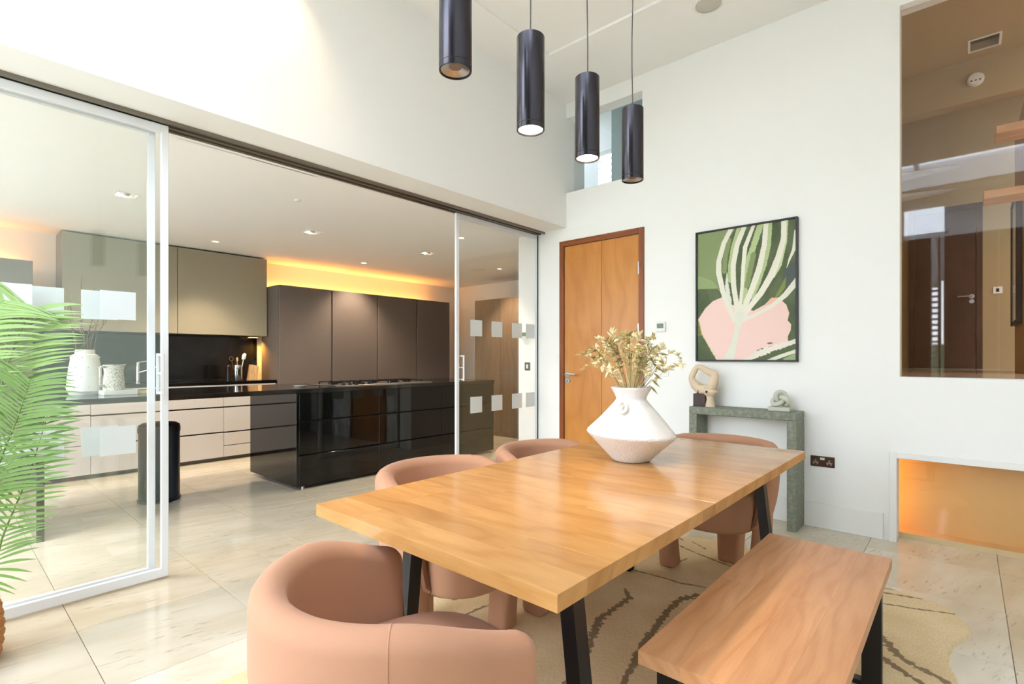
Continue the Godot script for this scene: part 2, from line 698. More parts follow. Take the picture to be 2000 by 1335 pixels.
func build_floor() -> void:
	var st := sets()
	cb(st, Vector3(XK - 0.2, -0.2, -6.6), Vector3(XE + 0.2, -0.009, ZF + 0.2))
	var floor_ := struct(st, "floor", M.grout)
	var protos := []
	for k in 9:
		st = sets()
		cb(st, Vector3(-0.3063, -0.012, -0.2913), Vector3(0.3063, 0.0, 0.2913), 0.0008, 0, Vector2(k * 0.377, k * 0.611))
		protos.append(st.commit())
	var x := 0.14 + 0.3075
	var cols := []
	while x + 0.615 < XE + 0.3:
		x += 0.615
	while x > XK - 0.3:
		cols.append(x)
		x -= 0.615
	var n := 0
	for c in cols:
		var z := -0.43 + 0.2925 + 0.585 * 3
		while z > -6.7:
			if not (c > -3.5 and z < -4.7) and not (z > 2.1):
				var o := MeshInstance3D.new()
				o.mesh = protos[(n * 7 + int(absf(z) * 3.0)) % 9]
				o.set_surface_override_material(0, M.tiles[(n * 5 + int(absf(z * 1.7))) % 3])
				o.name = "tile"
				floor_.add_child(o, true)
				o.position = Vector3(c, 0, z)
				n += 1
			z -= 0.585
	# paving outside the garden front
	st = sets()
	cb(st, Vector3(-30, -0.3, ZF + 0.2), Vector3(26, -0.06, 40))
	struct(st, "paving", M.pav)
	st = sets()
	cb(st, Vector3(-30, -0.06, 16), Vector3(26, 1.7, 17))
	struct(st, "hedge", M.hedge)

func build_garden_front() -> void:
	# the wall behind the camera: tall windows, a clerestory over a narrow slatted light, and the kitchen's glazing
	var st := sets()
	holed(st, 2, ZF, ZF + 0.18, XK - 0.2, XE + 0.2, -0.02, 4.0, [
		[-2.9, -0.86, 0.03, 3.5], [-0.8, -0.2, 3.1, 3.6], [-0.40, -0.33, 0.15, 2.3], [-0.29, -0.26, 0.15, 2.4], [-6.9, -3.6, 0.03, 2.35]])
	struct(st, "wall_front", M.wall)
	var n := 1
	for w in [[-2.9, -0.86, 0.03, 3.5, 2], [-0.8, -0.2, 3.1, 3.6, 1], [-6.9, -3.6, 0.03, 2.35, 3]]:
		var f := sets()
		var b := 0.05
		for k in w[4] + 1:
			var x: float = lerpf(w[0] + b * 0.5, w[1] - b * 0.5, float(k) / w[4])
			cb(f, Vector3(x - b * 0.5, w[2], ZF + 0.06), Vector3(x + b * 0.5, w[3], ZF + 0.12))
		for y in [w[2], w[3] - b]:
			cb(f, Vector3(w[0], y, ZF + 0.06), Vector3(w[1], y + b, ZF + 0.12))
		var o := struct(f, "window_%d" % n, M.white_frame)
		for k in w[4]:
			var x0: float = lerpf(w[0] + b * 0.5, w[1] - b * 0.5, float(k) / w[4]) + b * 0.5
			var x1: float = lerpf(w[0] + b * 0.5, w[1] - b * 0.5, float(k + 1) / w[4]) - b * 0.5
			box("pane", Vector3(x0, w[2] + b, ZF + 0.088), Vector3(x1, w[3] - b, ZF + 0.092), M.clear, o, 0.0)
		n += 1
	var f2 := sets()
	for k in 24:
		var y := 0.2 + k * 0.088
		cb(f2, Vector3(-0.40, y, ZF + 0.05), Vector3(-0.33, y + 0.035, ZF + 0.06))
	struct(f2, "window_4", M.white_frame)

func build_shutters() -> void:
	var t := thing("dark_shutters", "dark brown louvred shutters folded against the garden wall, mirrored in bronze glazing", "shutters", Vector3(0.1, 0.0, ZF))
	for p in [[-0.94, -0.51], [-0.42, -0.40], [-0.35, 0.25], [0.26, 0.9]]:
		var f := box("shutter_panel", Vector3(p[0], 0.02, -0.028), Vector3(p[1], 3.06, -0.006), M.dark_door, t, 0.002, 1)
		if p[1] - p[0] > 0.1:
			for k in 38:
				var y := 0.08 + k * 0.077
				box("slat", Vector3(p[0] + 0.03, y, -0.042), Vector3(p[1] - 0.03, y + 0.045, -0.029), M.dark_door, f, 0.003)

func build_sliding_doors() -> void:
	# head track in the soffit
	var t := thing("sliding_door_track", "aluminium head track with dark grooves above the sliding glass doors", "door track")
	var st := sets()
	cb(st, Vector3(-3.37, KC - 0.02, ZR), Vector3(-3.345, KC, ZF))
	cb(st, Vector3(-3.315, KC - 0.02, ZR), Vector3(-3.29, KC, ZF))
	cb(st, Vector3(-3.255, KC - 0.02, ZR), Vector3(-3.235, KC, ZF))
	fin(st, "rail", M.track, t)
	st = sets()
	cb(st, Vector3(-3.345, KC - 0.004, ZR), Vector3(-3.315, KC, ZF))
	cb(st, Vector3(-3.29, KC - 0.004, ZR), Vector3(-3.255, KC, ZF))
	fin(st, "groove", M.black_gap, t)
	slide_leaf("tall sliding glass door leaf beside the palm, frosted squares and long pull handle", XD, -0.867, 1.35, [-0.645, -0.245, 0.155], -0.83)
	slide_leaf("second sliding glass door leaf, standing just behind the leaf by the palm", XD - 0.055, -0.819, 1.4, [-0.58, -0.365, 0.03], 99.0)
	slide_leaf("sliding glass door leaf next to the wooden door, two rows of frosted squares", XD - 0.055, -4.16, -3.035, [-3.285, -3.56, -3.85, -4.06], -3.095)
	# the upright channel that receives the right leaf
	box("trim_1", Vector3(-3.345, 0.0, ZR), Vector3(-3.325, KC - 0.02, ZR + 0.022), M.black_gap, null, 0.0).set_meta("kind", "structure")

func slide_leaf(label: String, x: float, z0: float, z1: float, squares: Array, handle: float) -> void:
	var t := thing("sliding_glass_door", label, "glass door", Vector3(x, 0, (z0 + z1) * 0.5))
	var zc := (z0 + z1) * 0.5
	var h := KC - 0.022
	var w := 0.034
	var b := 0.012
	for s in [z0, z1 - w]:
		box("stile", Vector3(-b, 0.012, s - zc), Vector3(b, h, s + w - zc), M.white_frame, t, 0.002)
	box("top_rail", Vector3(-b, h - 0.045, z0 + w - zc), Vector3(b, h, z1 - w - zc), M.white_frame, t, 0.002)
	box("bottom_rail", Vector3(-b, 0.012, z0 + w - zc), Vector3(b, 0.06, z1 - w - zc), M.white_frame, t, 0.002)
	var p := box("pane", Vector3(-0.003, 0.06, z0 + w - zc), Vector3(0.003, h - 0.045, z1 - w - zc), M.pane, t, 0.0)
	for y in [1.47, 0.775]:
		for s in squares:
			if s > z0 + 0.1 and s < z1 - 0.1:
				box("frosted_square", Vector3(0.0035, y - 0.073, s - 0.075 - zc), Vector3(0.0045, y + 0.073, s + 0.075 - zc), M.frost, p, 0.0)
	if handle < 50.0:
		var st := sets()
		for s in [1.0, -1.0]:
			var zz := handle - zc
			var xo: float = 0.04 * s
			cb(st, Vector3(xo - 0.005, 1.0, zz - 0.008), Vector3(xo + 0.005, 1.225, zz + 0.008), 0.002)
			for y in [1.005, 1.11, 1.21]:
				cb(st, Vector3(minf(xo, 0.01 * s), y, zz - 0.007), Vector3(maxf(xo, 0.01 * s), y + 0.012, zz + 0.007), 0.001)
		fin(st, "pull_handle", M.white_frame, t)

func build_wood_door() -> void:
	var t := thing("wooden_door", "tall honey-coloured wooden door in a reddish frame beside the painting", "door", Vector3(-2.59, 0, ZR))
	t.set_meta("kind", "structure")
	t.name = "door_1"
	var x0 := -0.46
	var x1 := 0.46
	var top := 2.357
	var fw := 0.052
	box("frame_jamb", Vector3(x0, 0, -0.13), Vector3(x0 + fw, top, 0.012), M.door_frame, t, 0.003, 1)
	box("frame_jamb", Vector3(x1 - fw, 0, -0.13), Vector3(x1, top, 0.012), M.door_frame, t, 0.003, 1)
	box("frame_head", Vector3(x0 + fw, top - fw, -0.13), Vector3(x1 - fw, top, 0.012), M.door_frame, t, 0.003, 0)
	# two veneered panels with a groove between
	var mid := 0.02
	box("door_panel", Vector3(x0 + fw + 0.004, 0.006, -0.045), Vector3(mid - 0.0015, top - fw - 0.004, -0.004), M.door, t, 0.002, 1, Vector2(0.2, 0.1))
	box("door_panel", Vector3(mid + 0.0015, 0.006, -0.045), Vector3(x1 - fw - 0.004, top - fw - 0.004, -0.004), M.door, t, 0.002, 1, Vector2(1.7, 0.63))
	for y in [2.0, 1.45, 0.25]:
		var st := sets()
		cb(st, Vector3(x1 - fw - 0.012, y - 0.055, -0.006), Vector3(x1 - fw + 0.012, y + 0.055, 0.004), 0.001)
		rod(st, Vector3(x1 - fw, y - 0.055, 0.006), Vector3(x1 - fw, y + 0.055, 0.006), 0.007, 10)
		fin(st, "hinge", M.steel, t)
	var hx := x0 + fw + 0.045
	var st2 := sets()
	rod(st2, Vector3(hx, 1.04, -0.004), Vector3(hx, 1.04, 0.006), 0.026, 24)
	tube(st2, [Vector3(hx, 1.04, 0.0), Vector3(hx, 1.04, 0.05), Vector3(hx + 0.012, 1.04, 0.058), Vector3(hx + 0.13, 1.04, 0.058)], 0.0095, 12)
	fin(st2, "lever_handle", M.steel, t)
	st2 = sets()
	rod(st2, Vector3(hx, 0.975, -0.004), Vector3(hx, 0.975, 0.006), 0.025, 24)
	fin(st2, "keyhole_rose", M.steel, t)
	box("keyhole", Vector3(hx - 0.004, 0.962, 0.004), Vector3(hx + 0.004, 0.986, 0.0068), M.black_gap, t, 0.001)

func build_hall() -> void:
	# the raised landing behind the bronze glazing
	var z1 := -8.2
	var fy := 1.07
	var st := sets()
	cb(st, Vector3(-1.2, fy - 0.15, z1), Vector3(3.4, fy, ZR - 0.14))
	struct(st, "floor_hall", M.tiles[2])
	st = sets()
	cb(st, Vector3(-1.2, fy, z1 - 0.1), Vector3(3.4, 4.4, z1))
	cb(st, Vector3(-1.3, fy - 0.15, z1), Vector3(-1.2, 4.4, ZR - 0.14))
	cb(st, Vector3(3.4, fy - 0.15, z1), Vector3(3.5, 4.4, ZR - 0.14))
	struct(st, "wall_hall", M.hall_wall)
	st = sets()
	holed(st, 1, 3.71, 3.85, -1.2, 3.4, -5.81, ZR - 0.14, [[0.02, 0.2, -5.66, -5.46]])
	cb(st, Vector3(-1.2, 3.85, -5.81), Vector3(3.4, 3.95, ZR - 0.14))
	holed(st, 1, 4.3, 4.4, -1.2, 3.4, z1, -5.81, [[1.4, 3.2, -7.8, -6.6]])
	cb(st, Vector3(-1.2, 3.36, -5.95), Vector3(3.4, 4.4, -5.81))
	struct(st, "ceiling_hall", M.hall_wall)
	# glass and its slim sill
	var g := box("window_5", Vector3(-0.324, 1.078, ZR - 0.075), Vector3(1.25, 3.49, ZR - 0.065), M.bronze_pane, null, 0.0)
	g.set_meta("kind", "structure")
	box("sill_strip", Vector3(-0.324, 1.07, ZR - 0.13), Vector3(1.25, 1.077, ZR - 0.002), M.alu, g, 0.0)
	# dark door on the far wall
	var t := thing("door_2", "dark brown hall door with a lever handle behind the glazing", "door", Vector3(-0.2, fy, z1))
	t.set_meta("kind", "structure")
	box("frame_jamb", Vector3(-0.345, 0, 0), Vector3(-0.29, 1.96, 0.03), M.dark_door, t, 0.002, 1)
	box("frame_jamb", Vector3(0.29, 0, 0), Vector3(0.345, 1.96, 0.03), M.dark_door, t, 0.002, 1)
	box("frame_head", Vector3(-0.29, 1.90, 0), Vector3(0.29, 1.96, 0.03), M.dark_door, t, 0.002, 0)
	box("door_panel", Vector3(-0.288, 0.005, 0), Vector3(0.288, 1.898, 0.018), M.dark_door, t, 0.002, 1, Vector2(0.4, 0.2))
	st = sets()
	rod(st, Vector3(0.25, 0.86, 0.015), Vector3(0.25, 0.86, 0.025), 0.026, 20)
	rod(st, Vector3(0.25, 0.80, 0.015), Vector3(0.25, 0.80, 0.024), 0.024, 20)
	tube(st, [Vector3(0.25, 0.86, 0.02), Vector3(0.25, 0.86, 0.06), Vector3(0.24, 0.86, 0.068), Vector3(0.12, 0.86, 0.068)], 0.009, 10)
	fin(st, "lever_handle", M.steel, t)
	t = thing("hall_light_switch", "white light switch beside the dark hall door", "switch", Vector3(0.275, 1.985, z1))
	box("plate", Vector3(-0.04, -0.04, 0), Vector3(0.04, 0.04, 0.008), M.plastic, t, 0.002)
	box("rocker", Vector3(-0.012, -0.02, 0.008), Vector3(0.012, 0.02, 0.013), M.black_gap, t, 0.001)
	# mirror leaning out from the side wall
	t = thing("hall_mirror", "tall dark-framed mirror on the hall wall past the dark door", "mirror", Vector3(0.338, 1.5, -6.5))
	st = sets()
	holed(st, 0, -0.02, 0.02, 0.0, 1.14, -0.35, 0.35, [[0.03, 1.11, -0.32, 0.32]])
	fin(st, "frame", M.black_steel, t)
	box("mirror_glass", Vector3(-0.012, 0.03, -0.32), Vector3(0.0, 1.11, 0.32), M.chrome, t, 0.0)
	st = sets()
	cb(st, Vector3(0.36, fy, -7.1), Vector3(0.6, 3.36, -5.99))
	struct(st, "wall_hall_pier", M.pale_wood)
	# treads of the stair beyond: two pale wood, two white
	var g2 := "floating stair treads seen through the bronze glazing"
	for p in [[0.17, 2.93, 3.395, "upper floating pale wood stair tread by the hall mirror"], [0.10, 2.45, 3.395, "lower floating pale wood stair tread above the hall mirror"]]:
		tag(box("stair_tread", Vector3(p[0], p[1] - 0.03, -5.62), Vector3(p[2], p[1] + 0.03, -5.36), M.pale_wood, null, 0.003, 0), p[3], "stair tread", g2)
	for p in [[3.16, "upper white stair tread edge high on the hall wall"], [2.93, "lower white stair tread edge high on the hall wall"]]:
		st = sets()
		var y: float = p[0]
		var q := [Vector3(-0.95, y, -6.9), Vector3(-0.95, y, -7.3), Vector3(-0.05, y, -7.0)]
		poly(st, [q[0] + Vector3.UP * 0.05, q[1] + Vector3.UP * 0.05, q[2] + Vector3.UP * 0.02], Vector3.UP)
		poly(st, q, Vector3.DOWN)
		poly(st, [q[0], q[2], q[2] + Vector3.UP * 0.02, q[0] + Vector3.UP * 0.05], Vector3(0, 0, 1))
		poly(st, [q[1], q[2], q[2] + Vector3.UP * 0.02, q[1] + Vector3.UP * 0.05], Vector3(0, 0, -1))
		poly(st, [q[0], q[1], q[1] + Vector3.UP * 0.05, q[0] + Vector3.UP * 0.05], Vector3(-1, 0, 0))
		tag(fin(st, "white_stair_tread", M.trim), p[1], "stair tread", g2)
	# recessed lamp in the hall ceiling and the smoke detector
	t = thing("hall_recessed_light", "square recessed ceiling light in the hall, seen through bronze glazing", "ceiling light", Vector3(0.11, 3.71, -5.56))
	st = sets()
	holed(st, 1, -0.006, 0.0, -0.10, 0.10, -0.11, 0.11, [[-0.085, 0.085, -0.095, 0.095]])
	fin(st, "frame", M.trim, t)
	box("baffle", Vector3(-0.088, 0.06, -0.098), Vector3(0.088, 0.07, 0.098), M.black_gap, t, 0.0)
	box("lamp_diffuser", Vector3(-0.03, 0.045, -0.03), Vector3(0.03, 0.058, 0.03), mat(c8(90, 80, 70), 0.4), t, 0.004)
	var t7 := thing("hall_downlight", "round warm downlight in the hall ceiling past the bronze glazing edge", "downlight", Vector3(1.9, 3.71, -5.0))
	st = sets()
	lathe(st, [Vector2(0.0, -0.004), Vector2(0.045, -0.004), Vector2(0.047, 0.0)], Vector3.ZERO, 20)
	fin(st, "lamp_lens", glow(WARM, 4.0), t7)
	spot("hall_lamp", Vector3(1.9, 3.69, -5.0), Vector3(0.9, 1.0, -6.6), 2.4, 60.0, AMBER, 0.06)
	t = thing("smoke_detector", "round white smoke detector on the hall bulkhead", "smoke detector", Vector3(0.06, 3.53, -5.81))
	st = sets()
	var pr := [Vector2(0.055, 0.0), Vector2(0.055, 0.02), Vector2(0.045, 0.035), Vector2(0.0, 0.038)]
	lathe(st, pr, Vector3.ZERO, 24)
	var o := fin(st, "body", M.plastic, t)
	o.rotation.x = PI / 2
	st = sets()
	for k in 3:
		cb(st, Vector3(-0.035 + k * 0.027, -0.02, 0.034), Vector3(-0.02 + k * 0.027, -0.012, 0.040))
	fin(st, "vent", M.black_gap, t)

func build_upper_slot() -> void:
	# the small upper room behind the slot window, with a slatted window of its own
	var st := sets()
	holed(st, 2, -6.15, -6.0, -5.0, -1.7, 2.66, 4.6, [[-3.74, -3.36, 3.0, 3.98]])
	cb(st, Vector3(-5.1, 2.66, -6.0), Vector3(-5.0, 4.6, -4.32))
	cb(st, Vector3(-1.8, 2.66, -6.0), Vector3(-1.7, 4.6, -4.32))
	holed(st, 1, 4.5, 4.6, -5.0, -1.8, -6.0, -4.32, [[-4.6, -3.9, -5.7, -5.0]])
	cb(st, Vector3(-5.0, 2.66, -6.0), Vector3(-1.8, 2.72, -4.32))
	cb(st, Vector3(-5.0, 2.66, -4.42), Vector3(-3.46, 4.6, -4.32))
	cb(st, Vector3(-3.47, 4.0, -4.42), Vector3(-1.8, 4.6, -4.32))
	struct(st, "wall_upper_room", M.wall)
	st = sets()
	for k in 12:
		var y := 3.01 + k * 0.083
		poly(st, [Vector3(-3.74, y, -6.0), Vector3(-3.36, y, -6.0), Vector3(-3.36, y + 0.055, -6.04), Vector3(-3.74, y + 0.055, -6.04)], Vector3(0, 1, 1))
		poly(st, [Vector3(-3.74, y - 0.006, -6.0), Vector3(-3.36, y - 0.006, -6.0), Vector3(-3.36, y + 0.049, -6.04), Vector3(-3.74, y + 0.049, -6.04)], Vector3(0, -1, -1))
	tag(fin(st, "louvre_blind", M.trim), "white slatted blind in the small window behind the upper slot", "blind")
	box("window_6", Vector3(XF, 2.83, ZR - 0.139), Vector3(-2.15, 3.567, ZR - 0.131), glass(c8(176, 216, 194), 0.06, 0.5), null, 0.0).set_meta("kind", "structure")
	tag(box("grey_cupboard_panel", Vector3(-3.3, 2.73, -5.9), Vector3(-2.2, 4.3, -5.6), mat(c8(150, 164, 164), 0.5), null, 0.004), "blue-grey cupboard behind the upper slot window", "cupboard")

func build_niche() -> void:
	var st := sets()
	var f := 0.038
	cb(st, Vector3(-0.378, 0.0, ZR - 0.004), Vector3(-0.338, 0.548 + f, ZR + 0.018), 0.002)
	cb(st, Vector3(-0.338, 0.548, ZR - 0.004), Vector3(1.34, 0.548 + f, ZR + 0.018), 0.002)
	struct(st, "trim_2", M.trim)
	# a shallow ochre recess behind glass, lit by a warm strip standing inside its left edge
	var zb := ZR - 0.30
	st = sets()
	cb(st, Vector3(-0.5, -0.01, zb - 0.05), Vector3(1.5, 0.75, zb))
	cb(st, Vector3(-0.5, 0.70, zb), Vector3(1.5, 0.75, ZR - 0.141))
	cb(st, Vector3(-0.5, -0.01, zb), Vector3(-0.45, 0.70, ZR - 0.141))
	cb(st, Vector3(1.45, -0.01, zb), Vector3(1.5, 0.70, ZR - 0.141))
	cb(st, Vector3(-0.45, -0.01, zb), Vector3(1.45, 0.02, ZR - 0.141))
	struct(st, "wall_niche", M.ochre)
	st = sets()
	cb(st, Vector3(-0.338, 0.0, ZR - 0.138), Vector3(1.3, 0.035, ZR - 0.126), 0.001)
	var g := struct(st, "window_8", mat(c8(220, 196, 150), 0.5))
	box("pane", Vector3(-0.338, 0.035, ZR - 0.135), Vector3(1.3, 0.548, ZR - 0.130), M.clear, g, 0.0)
	var t := thing("niche_strip_light", "warm upright strip light inside the low ochre niche under the hall glazing", "strip light", Vector3(-0.43, 0.03, ZR - 0.215))
	box("lamp_channel", Vector3(-0.015, 0.0, -0.03), Vector3(0.0, 0.64, 0.03), M.alu, t, 0.0)
	box("led_strip", Vector3(0.0, 0.01, -0.012), Vector3(0.004, 0.63, 0.012), glow(Color(1.0, 0.78, 0.46), 2.0), t, 0.0)
	area("niche_lamp", Vector3(-0.424, 0.35, ZR - 0.215), Vector3(1.0, 0.35, ZR - 0.26), 0.03, 0.62, 0.05, Color(1.0, 0.78, 0.46))

# ---------------------------------------------------------------- kitchen
func build_kitchen() -> void:
	var xf := -6.5
	# base run of drawers under the upper cabinets
	var zs := [-0.677, -1.06, -2.278, -2.885]
	var lab := ["narrow greige drawer unit at the palm end of the rear kitchen run", "wide greige drawer unit behind the pedal bin in the rear kitchen run", "greige four-drawer unit in the rear kitchen run beside the tall cupboards"]
	var rows := [[[0.045, 0.333], [0.338, 0.624], [0.640, 0.885]], [[0.045, 0.325], [0.341, 0.617], [0.633, 0.885]], [[0.045, 0.17], [0.178, 0.322], [0.338, 0.617], [0.633, 0.885]]]
	for k in 3:
		var z1: float = zs[k]
		var z0: float = zs[k + 1]
		var t := thing("drawer_unit", lab[k], "kitchen drawers", Vector3(xf, 0, (z0 + z1) * 0.5), 0.0, "rear run of drawers")
		var w := (z1 - z0) * 0.5
		box("carcass", Vector3(-0.58, 0.04, -w), Vector3(-0.022, 0.885, w), M.black_gap, t, 0.0)
		box("plinth", Vector3(-0.5, 0.0, -w), Vector3(-0.05, 0.04, w), M.taupe, t, 0.0)
		for r in rows[k]:
			box("drawer_front", Vector3(-0.02, r[0], -w + 0.002), Vector3(0.0, r[1], w - 0.002), M.greige, t, 0.002)
	tag(box("rear_worktop", Vector3(XK + 0.002, 0.887, -2.895), Vector3(xf + 0.004, 0.925, -0.66), M.black_top, null, 0.002), "black worktop along the rear wall under the splashback", "worktop")
	tag(box("splashback", Vector3(XK + 0.001, 0.927, -2.895), Vector3(XK + 0.02, 1.475, -0.66), M.splash, null, 0.0), "black splashback panel between rear worktop and upper cabinets", "splashback")
	# two upper cabinets
	var xu := -6.774
	for k in 2:
		var z1: float = [-0.875, -1.886][k]
		var z0: float = [-1.886, -2.893][k]
		var t := thing("upper_cabinet", ["olive-grey upper cabinet above the speckled jug", "olive-grey upper cabinet next to the tall brown cupboards"][k], "cabinet", Vector3(xu, 1.477, (z0 + z1) * 0.5), 0.0, "upper cabinets")
		var w := (z1 - z0) * 0.5
		box("body", Vector3(XK - xu + 0.002, 0.0, -w + 0.001), Vector3(-0.022, 0.995, w - 0.001), M.taupe, t, 0.0)
		box("door", Vector3(-0.02, 0.002, -w + 0.003), Vector3(0.0, 0.992, w - 0.003), M.olive, t, 0.002)
	# tall cupboards
	var xt := -6.45
	var tz := [-2.9, -3.622, -4.344, -5.064, -5.75]
	var tl := ["tall brown cupboard at the end of the rear worktop", "tall brown cupboard lit by a downlight, second from the worktop", "tall brown cupboard, third from the worktop", "tall brown cupboard in the corner of the kitchen"]
	for k in 4:
		var z1: float = tz[k]
		var z0: float = tz[k + 1]
		var t := thing("tall_cupboard", tl[k], "cupboard", Vector3(xt, 0, (z0 + z1) * 0.5), 0.0, "tall cupboards along the rear wall")
		var w := (z1 - z0) * 0.5
		box("body", Vector3(XK - xt + 0.16, 0.0, -w + 0.0005), Vector3(-0.022, 2.118, w - 0.0005), M.taupe, t, 0.0)
		box("door", Vector3(-0.02, 0.06, -w + 0.012), Vector3(0.0, 2.118, w - 0.004), M.taupe, t, 0.003)
	# warm strip behind the cupboard tops
	var t2 := thing("cove_strip_light", "warm strip light glowing on the wall above the tall cupboards", "strip light", Vector3(-7.04, 2.04, -4.33))
	box("led_strip", Vector3(-0.02, 0.0, -1.42), Vector3(0.02, 0.012, 1.42), glow(AMBER, 4.0), t2, 0.0)
	area("cove_lamp", Vector3(-7.04, 2.062, -4.33), Vector3(-7.04, 3.0, -4.33), 2.84, 0.06, 0.9, AMBER, Vector3(1, 0, 0))
	# tall wood-grain units on the far side, front facing the island
	var z2 := -5.78
	for k in 3:
		var x0: float = [-4.72, -5.33, -5.9][k]
		var x1: float = [-3.62, -4.72, -5.33][k]
		var t := thing("grey_wood_cupboard", ["tall wood-grain cupboard behind the white pier at the kitchen far end", "tall wood-grain cupboard at the kitchen far end, middle one", "tall wood-grain cupboard at the kitchen far end, beside the corner"][k], "cupboard", Vector3((x0 + x1) * 0.5, 0, z2), 0.0, "wood-grain cupboards at the far end")
		var w := (x1 - x0) * 0.5
		box("body", Vector3(-w + 0.0005, 0.0, -0.6), Vector3(w - 0.0005, 2.11, -0.022), M.brown_wood, t, 0.0, 1)
		box("door", Vector3(-w + 0.004, 0.06, -0.02), Vector3(w - 0.004, 2.11, 0.0), M.brown_wood, t, 0.003, 1, Vector2(k * 0.31, k * 0.43))
	# dark cupboards at the palm end
	var t3 := thing("dark_end_cupboard", "dark grey tall cupboard at the palm end of the rear run", "cupboard", Vector3(-6.5, 0, 0.2))
	box("body", Vector3(-0.45, 0.0, -0.84), Vector3(-0.022, 2.10, 0.84), M.taupe, t3, 0.0)
	for k in 2:
		box("door", Vector3(-0.02, 0.06, -0.838 + k * 0.84), Vector3(0.0, 2.10, -0.004 + k * 0.84), M.taupe, t3, 0.003)
	var t4 := thing("end_cove_strip_light", "warm strip light above the dark cupboard at the palm end", "strip light", Vector3(-7.04, 2.04, 0.2))
	box("led_strip", Vector3(-0.02, 0.0, -0.8), Vector3(0.02, 0.012, 0.8), glow(AMBER, 4.0), t4, 0.0)
	area("cove_lamp", Vector3(-7.04, 2.062, 0.2), Vector3(-7.04, 3.0, 0.2), 1.6, 0.06, 0.4, AMBER, Vector3(1, 0, 0))
	# warm light under the upper cabinet, at its end
	var t5 := thing("under_cabinet_light", "small warm lamp under the upper cabinet beside the knife block", "lamp", Vector3(-6.98, 1.477, -2.8))
	box("lamp_body", Vector3(-0.04, -0.012, -0.06), Vector3(0.04, 0.0, 0.06), M.alu, t5, 0.002)
	box("lamp_lens", Vector3(-0.03, -0.016, -0.05), Vector3(0.03, -0.012, 0.05), glow(Color(1, 0.75, 0.3), 3.0), t5, 0.001)
	spot("cabinet_lamp", Vector3(-6.98, 1.45, -2.8), Vector3(-6.98, 0.9, -2.84), 0.6, 70.0, Color(1.0, 0.72, 0.28), 0.03)
	# island: gloss black block, the slab that runs on as a bar, and its end panel
	var xi := -4.523
	var xb := -5.53
	var i := thing("island", "gloss black kitchen island with three rows of drawers and chrome feet", "kitchen island", Vector3(xi, 0, -3.47))
	box("carcass", Vector3(xb - xi + 0.02, 0.035, -1.277), Vector3(-0.022, 0.878, 1.255), M.black_gap, i, 0.0)
	box("end_panel", Vector3(xb - xi, 0.03, 1.256), Vector3(0.0, 0.878, 1.28), M.black_gloss, i, 0.0015)
	box("end_panel", Vector3(xb - xi, 0.03, -1.30), Vector3(0.0, 0.878, -1.278), M.black_gloss, i, 0.0015)
	for c in 3:
		var z0: float = -1.276 + c * 0.8435
		for r in [[0.03, 0.308], [0.320, 0.614], [0.626, 0.876]]:
			box("drawer_front", Vector3(-0.02, r[0], z0), Vector3(0.0, r[1], z0 + 0.842), M.black_gloss, i, 0.0015)
	for z in [-1.2, 0.0, 1.18]:
		for x in [-0.08, -0.9]:
			var st := sets()
			rod(st, Vector3(x, 0.0, z), Vector3(x, 0.035, z), 0.018, 12)
			fin(st, "foot", M.chrome, i)
	var b := thing("bar_worktop", "long black island worktop running on as a bar toward the palm", "worktop", Vector3(xi, 0.878, -2.62))
	box("slab", Vector3(xb - xi - 0.01, 0.0, -2.16), Vector3(0.004, 0.04, 2.16), M.black_top, b, 0.002)
	tag(box("bar_end_panel", Vector3(xb - 0.01, 0.0, -0.50), Vector3(xi + 0.004, 0.877, -0.46), M.black_gloss, null, 0.002), "gloss black end panel holding up the bar worktop beside the palm", "panel")
	build_kitchen_lights()

